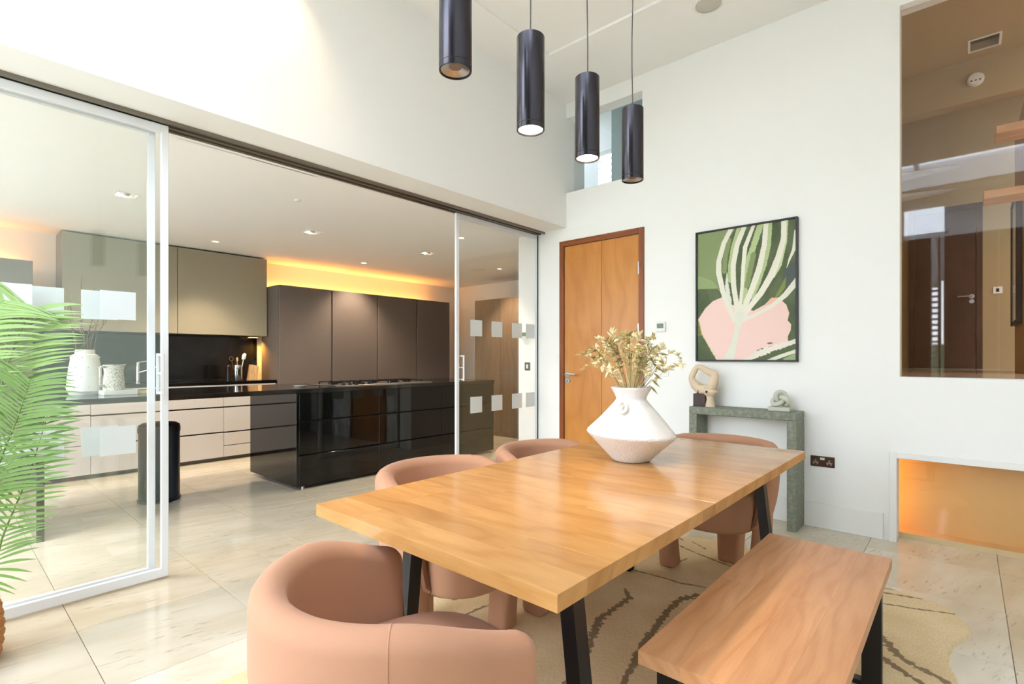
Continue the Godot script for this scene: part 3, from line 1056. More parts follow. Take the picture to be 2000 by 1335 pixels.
func build_kitchen_lights() -> void:
	var rl := ["round downlight above the rear worktop", "round downlight in front of the tall brown cupboards", "round downlight near the sliding leaf by the wooden door", "round downlight before the wood-grain cupboards", "small round downlight in the ceiling over the palm end of the island"]
	var rp := [Vector3(-6.22, KC, -2.096), Vector3(-6.12, KC, -3.90), Vector3(-4.058, KC, -3.777), Vector3(-5.05, KC, -5.45), Vector3(-4.3, KC, 0.3)]
	for k in 5:
		var t := thing("downlight", rl[k], "downlight", rp[k], 0.0, "round kitchen downlights")
		var st := sets()
		lathe(st, [Vector2(0.03, -0.004), Vector2(0.042, -0.004), Vector2(0.044, 0.0)], Vector3.ZERO, 24)
		fin(st, "rim", M.trim, t)
		st = sets()
		rod(st, Vector3(0, -0.0035, 0), Vector3(0, 0.0, 0), 0.031, 24)
		fin(st, "lamp_lens", glow(Color(1.0, 0.93, 0.82), 5.0), t)
		var p: Vector3 = rp[k] + Vector3(0, -0.02, 0)
		spot("downlight_lamp", p, p + Vector3(-0.12 if k == 1 else 0.0, -1, 0), 1.9, 48.0, KITCHEN, 0.03)
	var sl := ["square recessed twin spot in the ceiling above the bar slab", "square recessed twin spot in the ceiling at the island corner", "square recessed twin spot in the ceiling over the island hob"]
	var sp := [Vector3(-4.97, KC, -1.032), Vector3(-5.013, KC, -2.605), Vector3(-4.951, KC, -4.069)]
	for k in 3:
		var t := thing("recessed_spotlight", sl[k], "ceiling light", sp[k], 0.0, "square recessed kitchen spots")
		var st := sets()
		holed(st, 1, -0.003, 0.0, -0.08, 0.08, -0.08, 0.08, [[-0.068, 0.068, -0.068, 0.068]])
		fin(st, "frame", M.trim, t)
		box("lining", Vector3(-0.069, 0.10, -0.069), Vector3(0.069, 0.11, 0.069), M.black_gap, t, 0.0)
		st = sets()
		rod(st, Vector3(0.0, 0.06, 0.0), Vector3(-0.035, 0.02, 0.01), 0.042, 20)
		fin(st, "lamp_head", M.alu, t)
		st = sets()
		rod(st, Vector3(-0.0352, 0.0198, 0.01), Vector3(-0.0366, 0.0182, 0.0104), 0.036, 20)
		fin(st, "lamp_lens", glow(Color(1.0, 0.93, 0.82), 2.5), t)
		spot("spot_lamp", sp[k] + Vector3(-0.045, 0.008, 0.0135), sp[k] + Vector3(-0.8, -1, 0.15), 1.6, 44.0, KITCHEN, 0.03)
	var t6 := thing("ceiling_sensor", "tiny round sensor in the kitchen ceiling near the bulkhead", "sensor", Vector3(-4.086, KC, -1.987))
	var s2 := sets()
	lathe(s2, [Vector2(0.0, -0.016), Vector2(0.022, -0.012), Vector2(0.026, 0.0)], Vector3.ZERO, 20)
	fin(s2, "dome", M.plastic, t6)
	t6 = thing("ceiling_vent", "flat round ceiling speaker before the wood-grain cupboards", "speaker", Vector3(-5.35, KC, -5.3))
	s2 = sets()
	lathe(s2, [Vector2(0.0, -0.006), Vector2(0.10, -0.005), Vector2(0.11, 0.0)], Vector3.ZERO, 28)
	fin(s2, "grille", M.plastic, t6)

func build_kitchen_things() -> void:
	var top := 0.918
	# knobbly white vase with twigs
	var p := on_y(166, 770, top)
	var t := thing("knobbly_vase", "white knobbly ceramic vase on the black bar, holding bare twigs", "vase", p)
	var st := sets()
	lathe(st, [Vector2(0.0, 0.0), Vector2(0.092, 0.0), Vector2(0.100, 0.012), Vector2(0.104, 0.02), Vector2(0.112, 0.03), Vector2(0.108, 0.12), Vector2(0.096, 0.22), Vector2(0.085, 0.29), Vector2(0.08, 0.305), Vector2(0.062, 0.312), Vector2(0.060, 0.345), Vector2(0.055, 0.345), Vector2(0.054, 0.315), Vector2(0.075, 0.29), Vector2(0.09, 0.05), Vector2(0.0, 0.03)], Vector3.ZERO, 36)
	fin(st, "body", M.vase_white, t)
	for r in 4:
		for k in 8:
			var a := TAU * (k + 0.5 * (r % 2)) / 8.0
			var y := 0.06 + r * 0.075
			var rr: float = [0.111, 0.104, 0.097, 0.087][r]
			st = sets()
			lathe(st, [Vector2(0.0, -0.007), Vector2(0.006, -0.004), Vector2(0.007, 0.0), Vector2(0.006, 0.004), Vector2(0.0, 0.007)], Vector3(cos(a) * rr, y, sin(a) * rr), 8)
			fin(st, "knob", M.vase_white, t)
	t = thing("bare_twigs", "bundle of bare brown twigs standing in the knobbly vase", "twigs", p + Vector3(0, 0.2, 0))
	for k in 7:
		var a := TAU * k / 7.0 + 0.4
		var hgt := 0.40 + 0.11 * (k % 4)
		var lean := 0.05 + 0.035 * (k % 3)
		var pts := [Vector3(cos(a) * 0.02, 0, sin(a) * 0.02)]
		for s in 6:
			var f := float(s + 1) / 6.0
			pts.append(Vector3(cos(a) * (0.02 + lean * f) + rng.randf_range(-0.016, 0.016), hgt * f, sin(a) * (0.02 + lean * f) + rng.randf_range(-0.016, 0.016)))
		st = sets()
		tube(st, smooth_path(pts, 3), [0.0045, 0.0045, 0.0044, 0.0043, 0.0042, 0.004, 0.0039, 0.0038, 0.0036, 0.0034, 0.0032, 0.003, 0.0028, 0.0026, 0.0024, 0.0022, 0.002, 0.0018, 0.0015], 6)
		for s in 2:
			var q: Vector3 = pts[3 + s]
			tube(st, [q, q + Vector3(rng.randf_range(-0.05, 0.05), 0.03, rng.randf_range(-0.05, 0.05)), q + Vector3(rng.randf_range(-0.08, 0.08), 0.075, rng.randf_range(-0.08, 0.08))], [0.003, 0.0022, 0.0012], 5)
		fin(st, "twig", M.twig, t)
	# speckled jug on a white box
	p = on_y(224, 770, top)
	t = thing("white_tray_box", "low white box under the speckled jug on the bar", "box", p)
	box("box_body", Vector3(-0.10, 0.0, -0.125), Vector3(0.10, 0.034, 0.085), M.vase_white, t, 0.003)
	tag(box("folded_paper", p + Vector3(-0.09, 0.0, -0.235), p + Vector3(0.07, 0.02, -0.13), M.straw_pale, null, 0.002), "small cream notebook beside the speckled jug", "notebook")
	t = thing("speckled_jug", "cream terrazzo-speckled jug with a square handle on the bar", "jug", p + Vector3(0, 0.0345, 0.005))
	st = sets()
	lathe(st, [Vector2(0.0, 0.0), Vector2(0.064, 0.0), Vector2(0.068, 0.008), Vector2(0.067, 0.06), Vector2(0.063, 0.11), Vector2(0.061, 0.14), Vector2(0.066, 0.18), Vector2(0.070, 0.195), Vector2(0.065, 0.195), Vector2(0.058, 0.15), Vector2(0.06, 0.02), Vector2(0.0, 0.015)], Vector3.ZERO, 32)
	fin(st, "body", M.terrazzo, t)
	var dir := Vector3(-0.55, 0, -0.83)
	st = sets()
	poly(st, [dir * 0.055 + dir.cross(Vector3.UP) * 0.035 + Vector3.UP * 0.193, dir * 0.11 + Vector3.UP * 0.2, dir * 0.055 - dir.cross(Vector3.UP) * 0.035 + Vector3.UP * 0.193], Vector3.UP)
	poly(st, [dir * 0.055 + dir.cross(Vector3.UP) * 0.035 + Vector3.UP * 0.193, dir * 0.11 + Vector3.UP * 0.2, dir * 0.06 + Vector3.UP * 0.13], dir.cross(Vector3.UP))
	poly(st, [dir * 0.055 - dir.cross(Vector3.UP) * 0.035 + Vector3.UP * 0.193, dir * 0.11 + Vector3.UP * 0.2, dir * 0.06 + Vector3.UP * 0.13], -dir.cross(Vector3.UP))
	fin(st, "spout", M.terrazzo, t)
	st = sets()
	tube(st, [-dir * 0.06 + Vector3.UP * 0.18, -dir * 0.105 + Vector3.UP * 0.18, -dir * 0.112 + Vector3.UP * 0.17, -dir * 0.112 + Vector3.UP * 0.05, -dir * 0.066 + Vector3.UP * 0.025], 0.010, 8)
	fin(st, "handle", M.terrazzo, t)
	# mixer tap on the rear worktop
	p = on_x(269, 749, -6.75)
	p.y = 0.926
	t = thing("mixer_tap", "chrome single-lever mixer tap on the rear worktop behind the jug", "tap", p)
	st = sets()
	lathe(st, [Vector2(0.0, 0.0), Vector2(0.03, 0.0), Vector2(0.028, 0.008), Vector2(0.021, 0.012), Vector2(0.021, 0.22), Vector2(0.018, 0.226), Vector2(0.0, 0.226)], Vector3.ZERO, 20)
	fin(st, "body", M.chrome, t)
	st = sets()
	tube(st, [Vector3(0.0, 0.11, 0.0), Vector3(0.08, 0.15, -0.10), Vector3(0.13, 0.19, -0.17)], 0.010, 10)
	fin(st, "spout", M.chrome, t)
	st = sets()
	tube(st, [Vector3(0.0, 0.222, 0.0), Vector3(0.04, 0.236, -0.07), Vector3(0.055, 0.246, -0.10)], [0.009, 0.007, 0.006], 10)
	fin(st, "lever", M.chrome, t)
	# utensil pot, knife block, pepper mill
	var xz := -6.72
	p = on_x(464, 740, xz)
	p.y = 0.926
	t = thing("utensil_pot", "steel utensil pot on the rear worktop next to the knife block", "utensil pot", p)
	st = sets()
	lathe(st, [Vector2(0.0, 0.0), Vector2(0.05, 0.0), Vector2(0.052, 0.004), Vector2(0.052, 0.185), Vector2(0.048, 0.185), Vector2(0.048, 0.01), Vector2(0.0, 0.01)], Vector3.ZERO, 28)
	fin(st, "pot", M.chrome, t)
	utensil("white_spatula", "white plastic spatula standing in the steel utensil pot", "spatula", p + Vector3(0.01, 0.02, -0.02), Vector3(0.02, 0.30, -0.05), M.plastic, 0.05, 0.09, true)
	utensil("whisk_ring", "dark looped masher standing in the steel utensil pot", "masher", p + Vector3(0.0, 0.02, 0.02), Vector3(0.02, 0.29, 0.07), M.bronze, 0.045, 0.05, false)
	utensil("wooden_spoon", "pale wooden spoon standing in the steel utensil pot", "spoon", p + Vector3(-0.01, 0.02, 0.0), Vector3(0.0, 0.27, 0.0), M.block, 0.025, 0.06, true)
	p = on_x(491, 741, xz)
	p.y = 0.926
	t = thing("knife_block", "pale wood knife block with black-handled knives by the tall cupboard", "knife block", p)
	st = sets()
	var q := [Vector3(-0.05, 0, 0.04), Vector3(0.05, 0, 0.04), Vector3(0.05, 0, -0.05), Vector3(-0.05, 0, -0.05)]
	var up := Vector3(0.0, 0.19, -0.03)
	poly(st, [q[0] + up, q[1] + up, q[2] + up * 1.0 + Vector3(0, -0.02, 0.01), q[3] + up * 1.0 + Vector3(0, -0.02, 0.01)], Vector3.UP, 1)
	poly(st, [q[0], q[1], q[1] + up, q[0] + up], Vector3(0, 0, 1), 1)
	poly(st, [q[2], q[3], q[3] + up + Vector3(0, -0.02, 0.01), q[2] + up + Vector3(0, -0.02, 0.01)], Vector3(0, 0, -1), 1)
	poly(st, [q[1], q[2], q[2] + up + Vector3(0, -0.02, 0.01), q[1] + up], Vector3(1, 0, 0), 1)
	poly(st, [q[3], q[0], q[0] + up, q[3] + up + Vector3(0, -0.02, 0.01)], Vector3(-1, 0, 0), 1)
	poly(st, q, Vector3.DOWN, 1)
	fin(st, "block", M.block, t)
	for k in 4:
		box("knife_handle", Vector3(-0.04 + k * 0.023, 0.17, -0.05 + 0.012 * (k % 2)), Vector3(-0.025 + k * 0.023, 0.27 - 0.012 * k, -0.025 + 0.012 * (k % 2)), M.black_steel, t, 0.003)
	p = on_x(446, 740, xz)
	p.y = 0.926
	t = thing("pepper_mill", "tall black pepper mill standing against the splashback", "mill", p)
	st = sets()
	lathe(st, [Vector2(0.0, 0.0), Vector2(0.026, 0.0), Vector2(0.027, 0.03), Vector2(0.02, 0.09), Vector2(0.023, 0.14), Vector2(0.025, 0.17), Vector2(0.015, 0.185), Vector2(0.0, 0.19)], Vector3.ZERO, 20)
	fin(st, "body", M.black_steel, t)
	# hob on the island
	t = thing("hob", "stainless steel gas hob set into the black island top", "hob", Vector3(-4.92, top, -3.25))
	box("plate", Vector3(-0.27, 0.0, -0.62), Vector3(0.27, 0.008, 0.60), M.steel, t, 0.003)
	for k in 5:
		var z := -0.48 + k * 0.235
		st = sets()
		lathe(st, [Vector2(0.0, 0.0), Vector2(0.05, 0.0), Vector2(0.05, 0.014), Vector2(0.036, 0.016), Vector2(0.034, 0.022), Vector2(0.0, 0.023)], Vector3(-0.03 + 0.09 * (k % 2), 0.008, z), 20)
		fin(st, "burner", M.black_steel, t)
		st = sets()
		for s in [-1, 1]:
			cb(st, Vector3(-0.19, 0.028, z + s * 0.055 - 0.004), Vector3(0.19, 0.036, z + s * 0.055 + 0.004))
			cb(st, Vector3(s * 0.13 - 0.004, 0.028, z - 0.105), Vector3(s * 0.13 + 0.004, 0.036, z + 0.105))
			for e in [-1, 1]:
				cb(st, Vector3(s * 0.13 - 0.005, 0.008, z + e * 0.1 - 0.005), Vector3(s * 0.13 + 0.005, 0.03, z + e * 0.1 + 0.005))
		fin(st, "pan_support", M.black_steel, t)
	for k in 5:
		st = sets()
		lathe(st, [Vector2(0.018, 0.008), Vector2(0.016, 0.03), Vector2(0.0, 0.031)], Vector3(0.235, 0, 0.2 + k * 0.075), 16)
		fin(st, "control_knob", M.black_steel, t)
	t = thing("white_dish", "small flat white dish on the island top near the hob", "dish", on_y(585, 755, top))
	st = sets()
	lathe(st, [Vector2(0.0, 0.0), Vector2(0.045, 0.0), Vector2(0.062, 0.012), Vector2(0.058, 0.012), Vector2(0.042, 0.004), Vector2(0.0, 0.004)], Vector3.ZERO, 24)
	fin(st, "bowl", M.vase_white, t)
	# pedal bin under the bar
	t = thing("pedal_bin", "dark blue-grey round pedal bin with a black lid under the bar", "bin", Vector3(-5.12, 0, -1.29))
	st = sets()
	lathe(st, [Vector2(0.0, 0.0), Vector2(0.152, 0.0), Vector2(0.156, 0.02), Vector2(0.148, 0.026), Vector2(0.148, 0.575)], Vector3.ZERO, 40)
	fin(st, "body", M.bin_blue, t)
	st = sets()
	lathe(st, [Vector2(0.151, 0.575), Vector2(0.152, 0.61), Vector2(0.147, 0.635), Vector2(0.12, 0.652), Vector2(0.06, 0.66), Vector2(0.0, 0.662)], Vector3.ZERO, 40)
	fin(st, "lid", M.black_steel, t)
	box("pedal", Vector3(0.13, 0.008, -0.04), Vector3(0.20, 0.02, 0.04), M.black_steel, t, 0.004)

func utensil(called: String, label: String, cat: String, at: Vector3, to: Vector3, m: Material, w: float, h: float, solid: bool) -> void:
	var t := thing(called, label, cat, at)
	var st := sets()
	tube(st, [Vector3.ZERO, to * 0.75], 0.005, 8)
	fin(st, "handle", m, t)
	st = sets()
	var d := to.normalized()
	var c := to * 0.75 + d * h * 0.5
	if solid:
		var rings := []
		for k in 7:
			var f := k / 6.0
			var s := sqrt(maxf(0.02, 1.0 - pow(2.0 * f - 1.0, 4.0)))
			var ring := []
			for j in 12:
				var a := TAU * j / 12.0
				ring.append(to * 0.75 + d * h * f + Vector3(cos(a) * 0.008 * s, 0, sin(a) * w * 0.5 * s))
			rings.append(ring)
		loft(st, rings)
	else:
		var loop := []
		for j in 17:
			var a := TAU * j / 16.0
			loop.append(c + Vector3(0, cos(a) * h * 0.5, sin(a) * w * 0.5))
		tube(st, loop, 0.006, 8)
	fin(st, "head", m, t)

# ---------------------------------------------------------------- dining furniture
func build_table() -> void:
	var x0 := -1.503
	var x1 := -0.582
	var t := thing("dining_table", "rectangular honey wood dining table on splayed black steel legs", "table", Vector3(-1.0425, 0, -1.79))
	# three leaves; boards run across the table
	var leaves := [[-0.79, -1.612], [-1.615, -2.03], [-2.033, -2.80]]
	var k := 0
	for l in leaves:
		var n := int(round((l[0] - l[1]) / 0.102))
		for i in n:
			var za: float = lerpf(l[0], l[1], float(i) / n)
			var zb: float = lerpf(l[0], l[1], float(i + 1) / n)
			var st := sets()
			var ch := 0.0004
			cb(st, Vector3(x0 + 1.0425, 0.714, zb + 1.79), Vector3(x1 + 1.0425, 0.75, za + 1.79), ch, 0, Vector2(rng.randf() * 3.0, rng.randf() * 3.0))
			fin(st, "board", M.table[(k * 3 + k / 3) % 4], t)
			k += 1
	for z in [-1.05, -2.6]:
		for s in [-1.0, 1.0]:
			var st := sets()
			var a := Vector3(s * 0.30, 0.713, z + 1.79)
			var b := Vector3(s * 0.38, 0.012, z + 1.79)
			var rings := []
			for e in [a, b]:
				rings.append([e + Vector3(-0.021, 0, -0.024), e + Vector3(0.021, 0, -0.024), e + Vector3(0.021, 0, 0.024), e + Vector3(-0.021, 0, 0.024)])
			for j in 4:
				var m := (j + 1) % 4
				var c: Vector3 = (rings[0][j] + rings[0][m]) * 0.5 - a
				poly(st, [rings[0][j], rings[0][m], rings[1][m], rings[1][j]], c)
			cap(st, rings[0], Vector3.UP)
			cap(st, rings[1], Vector3.DOWN)
			fin(st, "leg", M.black_steel, t)
		box("cross_bar", Vector3(-0.279, 0.685, z + 1.79 - 0.024), Vector3(0.279, 0.713, z + 1.79 + 0.024), M.black_steel, t, 0.002)

func chair_section(top: float, thick: float, shrink: float) -> Array:
	# closed outline in (radius, height), counter-clockwise
	var rc := 0.283
	var t := thick * shrink
	var yb := 0.31 + 0.02 * (1.0 - shrink)
	var yt := top - thick * (1.0 - shrink)
	var out := []
	var taper := func(y: float) -> float:
		var f := clampf((0.60 - y) / 0.30, 0.0, 1.0)
		return 0.055 * f * f
	for k in 7:
		var y := lerpf(yb + 0.02, yt - t, k / 6.0)
		out.append(Vector2(rc + t - taper.call(y), y))
	for k in range(1, 8):
		var a := PI * k / 8.0
		out.append(Vector2(rc + cos(a) * t, yt - t + sin(a) * t))
	for k in 6:
		var y := lerpf(yt - t, yb + 0.02, k / 5.0)
		out.append(Vector2(rc - t - taper.call(y) * 0.6, y))
	out.append(Vector2(rc - t * 0.6 - 0.05, yb))
	out.append(Vector2(rc + t * 0.4 - 0.06, yb))
	return out

func rim_top(s: float) -> float:
	# s: distance along the shell from the middle of the back, in radius angles
	var f := clampf((absf(s) - 1.0) / 1.15, 0.0, 1.0)
	return 0.732 - 0.080 * f * f * (3.0 - 2.0 * f)

func shell_at(s: float, r: float, y: float) -> Vector3:
	# half circle behind, arms straight in front
	var q := PI * 0.5
	if absf(s) <= q:
		return Vector3(sin(s) * r, y, -cos(s) * r)
	return Vector3(signf(s) * r, y, (absf(s) - q) * 0.283)

func rounded(w: float, d: float, r: float, c: Vector3, turn: float) -> Array:
	var ring := []
	for q in 4:
		var sx: float = [1.0, -1.0, -1.0, 1.0][q]
		var sz: float = [1.0, 1.0, -1.0, -1.0][q]
		for k in 5:
			var a := PI * 0.5 * (q + k / 4.0)
			var p := Vector3(sx * (w - r) + cos(a) * r, 0, sz * (d - r) + sin(a) * r)
			ring.append(c + p.rotated(Vector3.UP, turn))
	return ring

func make_chair() -> Node3D:
	# faces +z; the back stands at -z
	var t := thing("barrel_chair", "blush velvet barrel chair at the table end beside the palm, back turned", "chair", Vector3.ZERO, 0.0, "blush velvet barrel chairs")
	var st := sets()
	var rings := []
	var end := PI * 0.5 + 0.125 / 0.283
	var steps := 48
	var phis := []
	for e in [0.0, 0.006, 0.016, 0.03, 0.06]:
		phis.append([-end + e / 0.283, sqrt(maxf(0.03, 1.0 - pow(1.0 - minf(e, 0.036) / 0.036, 2.0)))])
	for k in range(3, steps - 2):
		phis.append([lerpf(-end, end, float(k) / steps), 1.0])
	for e in [0.06, 0.03, 0.016, 0.006, 0.0]:
		phis.append([end - e / 0.283, sqrt(maxf(0.03, 1.0 - pow(1.0 - minf(e, 0.036) / 0.036, 2.0)))])
	for p in phis:
		var ring := []
		for q in chair_section(rim_top(p[0]), 0.037, p[1]):
			ring.append(shell_at(p[0], q.x, q.y))
		rings.append(ring)
	loft(st, rings)
	var shell := fin(st, "back_shell", M.velvet, t)
	# seams down the outside of the shell
	for s in [-1.0, 1.0]:
		st = sets()
		var pts := []
		for q in chair_section(rim_top(s), 0.0372, 1.0).slice(0, 12):
			pts.append(shell_at(s, q.x, q.y))
		tube(st, pts, 0.0011, 6)
		fin(st, "seam", M.velvet, shell)
	# seat cushion
	st = sets()
	rings = []
	for e in [[0.30, 0.19], [0.302, 0.212], [0.32, 0.226], [0.42, 0.236], [0.465, 0.234], [0.488, 0.220], [0.498, 0.19], [0.504, 0.12], [0.506, 0.03]]:
		var ring := []
		for j in 36:
			var a := TAU * j / 36.0
			var c := cos(a)
			var s := sin(a)
			var k: float = e[1] * pow(pow(absf(c), 2.6) + pow(absf(s), 2.6), -1.0 / 2.6)
			ring.append(Vector3(c * k * 1.04, e[0], s * k * 1.1 + 0.022))
		rings.append(ring)
	loft(st, rings)
	fin(st, "seat", M.velvet, t)
	# legs: two broad arm legs in front, one wide leg behind, curved like the shell
	for e in [[1.50, 2.0, 0.40], [-2.0, -1.50, 0.40], [-0.34, 0.34, 0.33]]:
		st = sets()
		rings = []
		for k in 8:
			var f := k / 7.0
			var y: float = [0.0, 0.005, 0.02, 0.1, 0.2, 0.28, 0.34, 0.40][k] * (e[2] / 0.40)
			var grow: float = [0.80, 0.92, 1.0, 1.0, 1.0, 1.0, 1.0, 0.98][k]
			var rc := 0.236 + 0.03 * y / 0.40
			var th: float = (0.046 - 0.012 * y / 0.4) * grow
			var half: float = (e[1] - e[0]) * 0.5 * grow * (0.80 + 0.2 * y / 0.4)
			var mid: float = (e[0] + e[1]) * 0.5
			var ring := []
			for q in 28:
				var u := TAU * q / 28.0
				var cu := cos(u)
				var su := sin(u)
				var kk := pow(pow(absf(cu), 5.0) + pow(absf(su), 5.0), -0.2)
				var phi: float = mid + half * cu * kk
				var r := rc + th * su * kk
				ring.append(shell_at(phi, r, y))
			rings.append(ring)
		loft(st, rings)
		fin(st, "leg", M.velvet, t)
	return t

func build_chairs() -> void:
	var y := 0.013
	var c := make_chair()
	c.position = Vector3(-0.94, y, -0.71)
	c.rotation.y = PI - deg_to_rad(10.0)
	copy(c, "blush velvet barrel chair facing the long table side, beside the palm-end chair", Vector3(-1.60, y, -1.45), PI / 2)
	copy(c, "blush velvet barrel chair facing the long table side, near the wooden door", Vector3(-1.56, y, -2.12), PI / 2)
	copy(c, "blush velvet barrel chair at the far table end, in front of the console", Vector3(-1.04, y, -2.87), 0.0)

func build_bench() -> void:
	var t := thing("bench", "wooden bench with black steel legs along the table side", "bench", Vector3(-0.42, 0.0, -1.795))
	var xs := [-0.212, -0.10, 0.005, 0.11, 0.212]
	for k in 4:
		box("board", Vector3(xs[k], 0.415, -0.59), Vector3(xs[k + 1], 0.45, 0.59), M.bench[[0, 2, 1, 3][k]], t, 0.0004, 2, Vector2(k * 0.713, k * 0.39))
	for z in [-0.46, 0.50]:
		for s in [-1.0, 1.0]:
			box("leg", Vector3(s * 0.165 - 0.03, 0.013, z - 0.02), Vector3(s * 0.165 + 0.03, 0.414, z + 0.02), M.black_steel, t, 0.002)
		box("cross_bar", Vector3(-0.135, 0.385, z - 0.02), Vector3(0.135, 0.414, z + 0.02), M.black_steel, t, 0.002)
		box("foot_bar", Vector3(-0.135, 0.013, z - 0.02), Vector3(0.135, 0.03, z + 0.02), M.black_steel, t, 0.002)

func stroke(im: Image, pts: Array, wid, col: Color, rough := 0.0, seed_ := 1) -> void:
	# paint a polyline with a width (pixels), its edge roughened by noise
	var f := noise(seed_, 0.09, 2)
	var w := im.get_width()
	var h := im.get_height()
	for i in pts.size() - 1:
		var a: Vector2 = pts[i]
		var b: Vector2 = pts[i + 1]
		var wa: float = wid[i] if wid is Array else wid
		var wb: float = wid[i + 1] if wid is Array else wid
		var m := maxf(wa, wb) + 3.0
		for y in range(maxi(0, int(minf(a.y, b.y) - m)), mini(h, int(maxf(a.y, b.y) + m) + 1)):
			for x in range(maxi(0, int(minf(a.x, b.x) - m)), mini(w, int(maxf(a.x, b.x) + m) + 1)):
				var p := Vector2(x, y)
				var t := clampf((p - a).dot(b - a) / maxf((b - a).length_squared(), 0.001), 0.0, 1.0)
				var d := p.distance_to(a.lerp(b, t)) - lerpf(wa, wb, t) * 0.5 * (1.0 + rough * f.get_noise_2d(x, y) * 2.0)
				if d < 0.5:
					im.set_pixel(x, y, im.get_pixel(x, y).lerp(col, clampf(0.5 - d, 0.0, 1.0)))

func blob(im: Image, pts: Array, col: Color) -> void:
	var pk := PackedVector2Array(pts)
	var lo := pk[0]
	var hi := pk[0]
	for p in pk:
		lo = lo.min(p)
		hi = hi.max(p)
	for y in range(maxi(0, int(lo.y)), mini(im.get_height(), int(hi.y) + 1)):
		for x in range(maxi(0, int(lo.x)), mini(im.get_width(), int(hi.x) + 1)):
			if Geometry2D.is_point_in_polygon(Vector2(x + 0.5, y + 0.5), pk):
				im.set_pixel(x, y, col)

func build_rug() -> void:
	# plan of the rug in metres; its pattern is woven in
	var ctrl := [Vector2(-0.33, -3.29), Vector2(-0.10, -3.22), Vector2(-0.01, -3.10), Vector2(0.015, -2.98), Vector2(-0.035, -2.82), Vector2(-0.05, -2.66), Vector2(-0.02, -2.5), Vector2(0.03, -2.3), Vector2(0.0, -2.1), Vector2(0.06, -1.9), Vector2(0.02, -1.6), Vector2(0.05, -1.3), Vector2(0.0, -1.0), Vector2(0.03, -0.75), Vector2(-0.05, -0.5), Vector2(-0.3, -0.42), Vector2(-0.7, -0.47), Vector2(-1.1, -0.41), Vector2(-1.5, -0.46), Vector2(-1.85, -0.42), Vector2(-2.02, -0.55), Vector2(-2.06, -0.75), Vector2(-2.01, -1.0), Vector2(-1.95, -1.2), Vector2(-2.0, -1.5), Vector2(-2.05, -1.8), Vector2(-1.99, -2.1), Vector2(-2.04, -2.5), Vector2(-2.0, -2.9), Vector2(-1.95, -3.2), Vector2(-1.75, -3.36), Vector2(-1.43, -3.33), Vector2(-1.16, -3.42), Vector2(-0.8, -3.36)]
	var outline := PackedVector2Array()
	var n := ctrl.size()
	for i in n:
		for k in 6:
			var f := k / 6.0
			var p: Vector2 = ctrl[i].cubic_interpolate(ctrl[(i + 1) % n], ctrl[(i + n - 1) % n], ctrl[(i + 2) % n], f)
			outline.append(p + Vector2(rng.randf_range(-0.004, 0.004), rng.randf_range(-0.004, 0.004)))
	var s := 300.0
	var o := Vector2(-2.15, -3.5)
	var w := 690
	var h := 960
	var im := Image.create(w, h, false, Image.FORMAT_RGB8)
	var grain := noise(61, 1.0, 3)
	var patch := noise(62, 0.008, 3)
	for y in h:
		for x in w:
			var g: float = 0.5 + 0.6 * grain.get_noise_2d(x * 0.55, y * 0.16) + 0.5 * patch.get_noise_2d(x, y)
			im.set_pixel(x, y, c8(216, 190, 144).lerp(c8(240, 219, 178), clampf(g, 0.0, 1.0)))
	var lines := [
		[[1225, 1111, 0.025], [1260, 1120, 0.02], [1294, 1129, 0.02], [1330, 1140, 0.025], [1375, 1147, 0.02]],
		[[1218, 1150, 0.02], [1227, 1168, 0.05], [1195, 1190, 0.05], [1168, 1210, 0.06], [1155, 1240, 0.06], [1145, 1275, 0.03]],
		[[1362, 1163, 0.06], [1326, 1170, 0.06], [1300, 1195, 0.05], [1270, 1237, 0.055], [1249, 1264, 0.05], [1231, 1303, 0.045], [1210, 1345, 0.03]],
		[[1315, 1060, 0.02], [1335, 1070, 0.025], [1360, 1081, 0.02], [1395, 1095, 0.03], [1425, 1106, 0.02]],
		[[1318, 1047, 0.015], [1332, 1055, 0.02]], [[1350, 1058, 0.015], [1376, 1072, 0.02]], [[1298, 1100, 0.015], [1318, 1099, 0.03], [1340, 1091, 0.015]],
		[[1690, 1222, 0.03], [1703, 1233, 0.05], [1726, 1250, 0.06], [1747, 1277, 0.06], [1777, 1296, 0.05], [1812, 1315, 0.045], [1850, 1335, 0.04]],
		[[1690, 1258, 0.04], [1720, 1284, 0.05], [1747, 1303, 0.05], [1774, 1321, 0.045], [1805, 1338, 0.03]],
		[[1700, 1154, 0.025], [1774, 1166, 0.025], [1842, 1177, 0.02]], [[1700, 1175, 0.02], [1783, 1189, 0.025], [1880, 1202, 0.02]], [[1720, 1148, 0.02], [1780, 1158, 0.02], [1862, 1174, 0.015]],
		[[886, 1210, 0.02], [930, 1190, 0.03], [988, 1170, 0.02]], [[960, 1205, 0.02], [1000, 1180, 0.03]],
		[[1130, 1300, 0.04], [1100, 1335, 0.03]]]
	var k := 0
	for l in lines:
		var pts := []
		var wid := []
		for p in l:
			var q := on_y(p[0], p[1], 0.012)
			pts.append((Vector2(q.x, q.z) - o) * s)
			wid.append(p[2] * s * 0.55)
		stroke(im, pts, wid, c8(146, 126, 98), 0.55, 100 + k)
		k += 1
	# the same drawing goes on under the chairs on the glass-door side
	for l in [[[-1.92, -0.7], [-1.8, -1.0], [-1.85, -1.35], [-1.7, -1.6]], [[-1.9, -1.7], [-1.75, -2.0], [-1.82, -2.4], [-1.6, -2.8]], [[-1.6, -0.6], [-1.3, -0.75], [-1.0, -0.7], [-0.5, -0.6]], [[-0.3, -0.8], [-0.2, -1.2], [-0.3, -1.6]]]:
		var pts := []
		for p in l:
			pts.append((Vector2(p[0], p[1]) - o) * s)
		stroke(im, pts, 7.0, c8(146, 126, 98), 0.55, 140 + k)
		k += 1
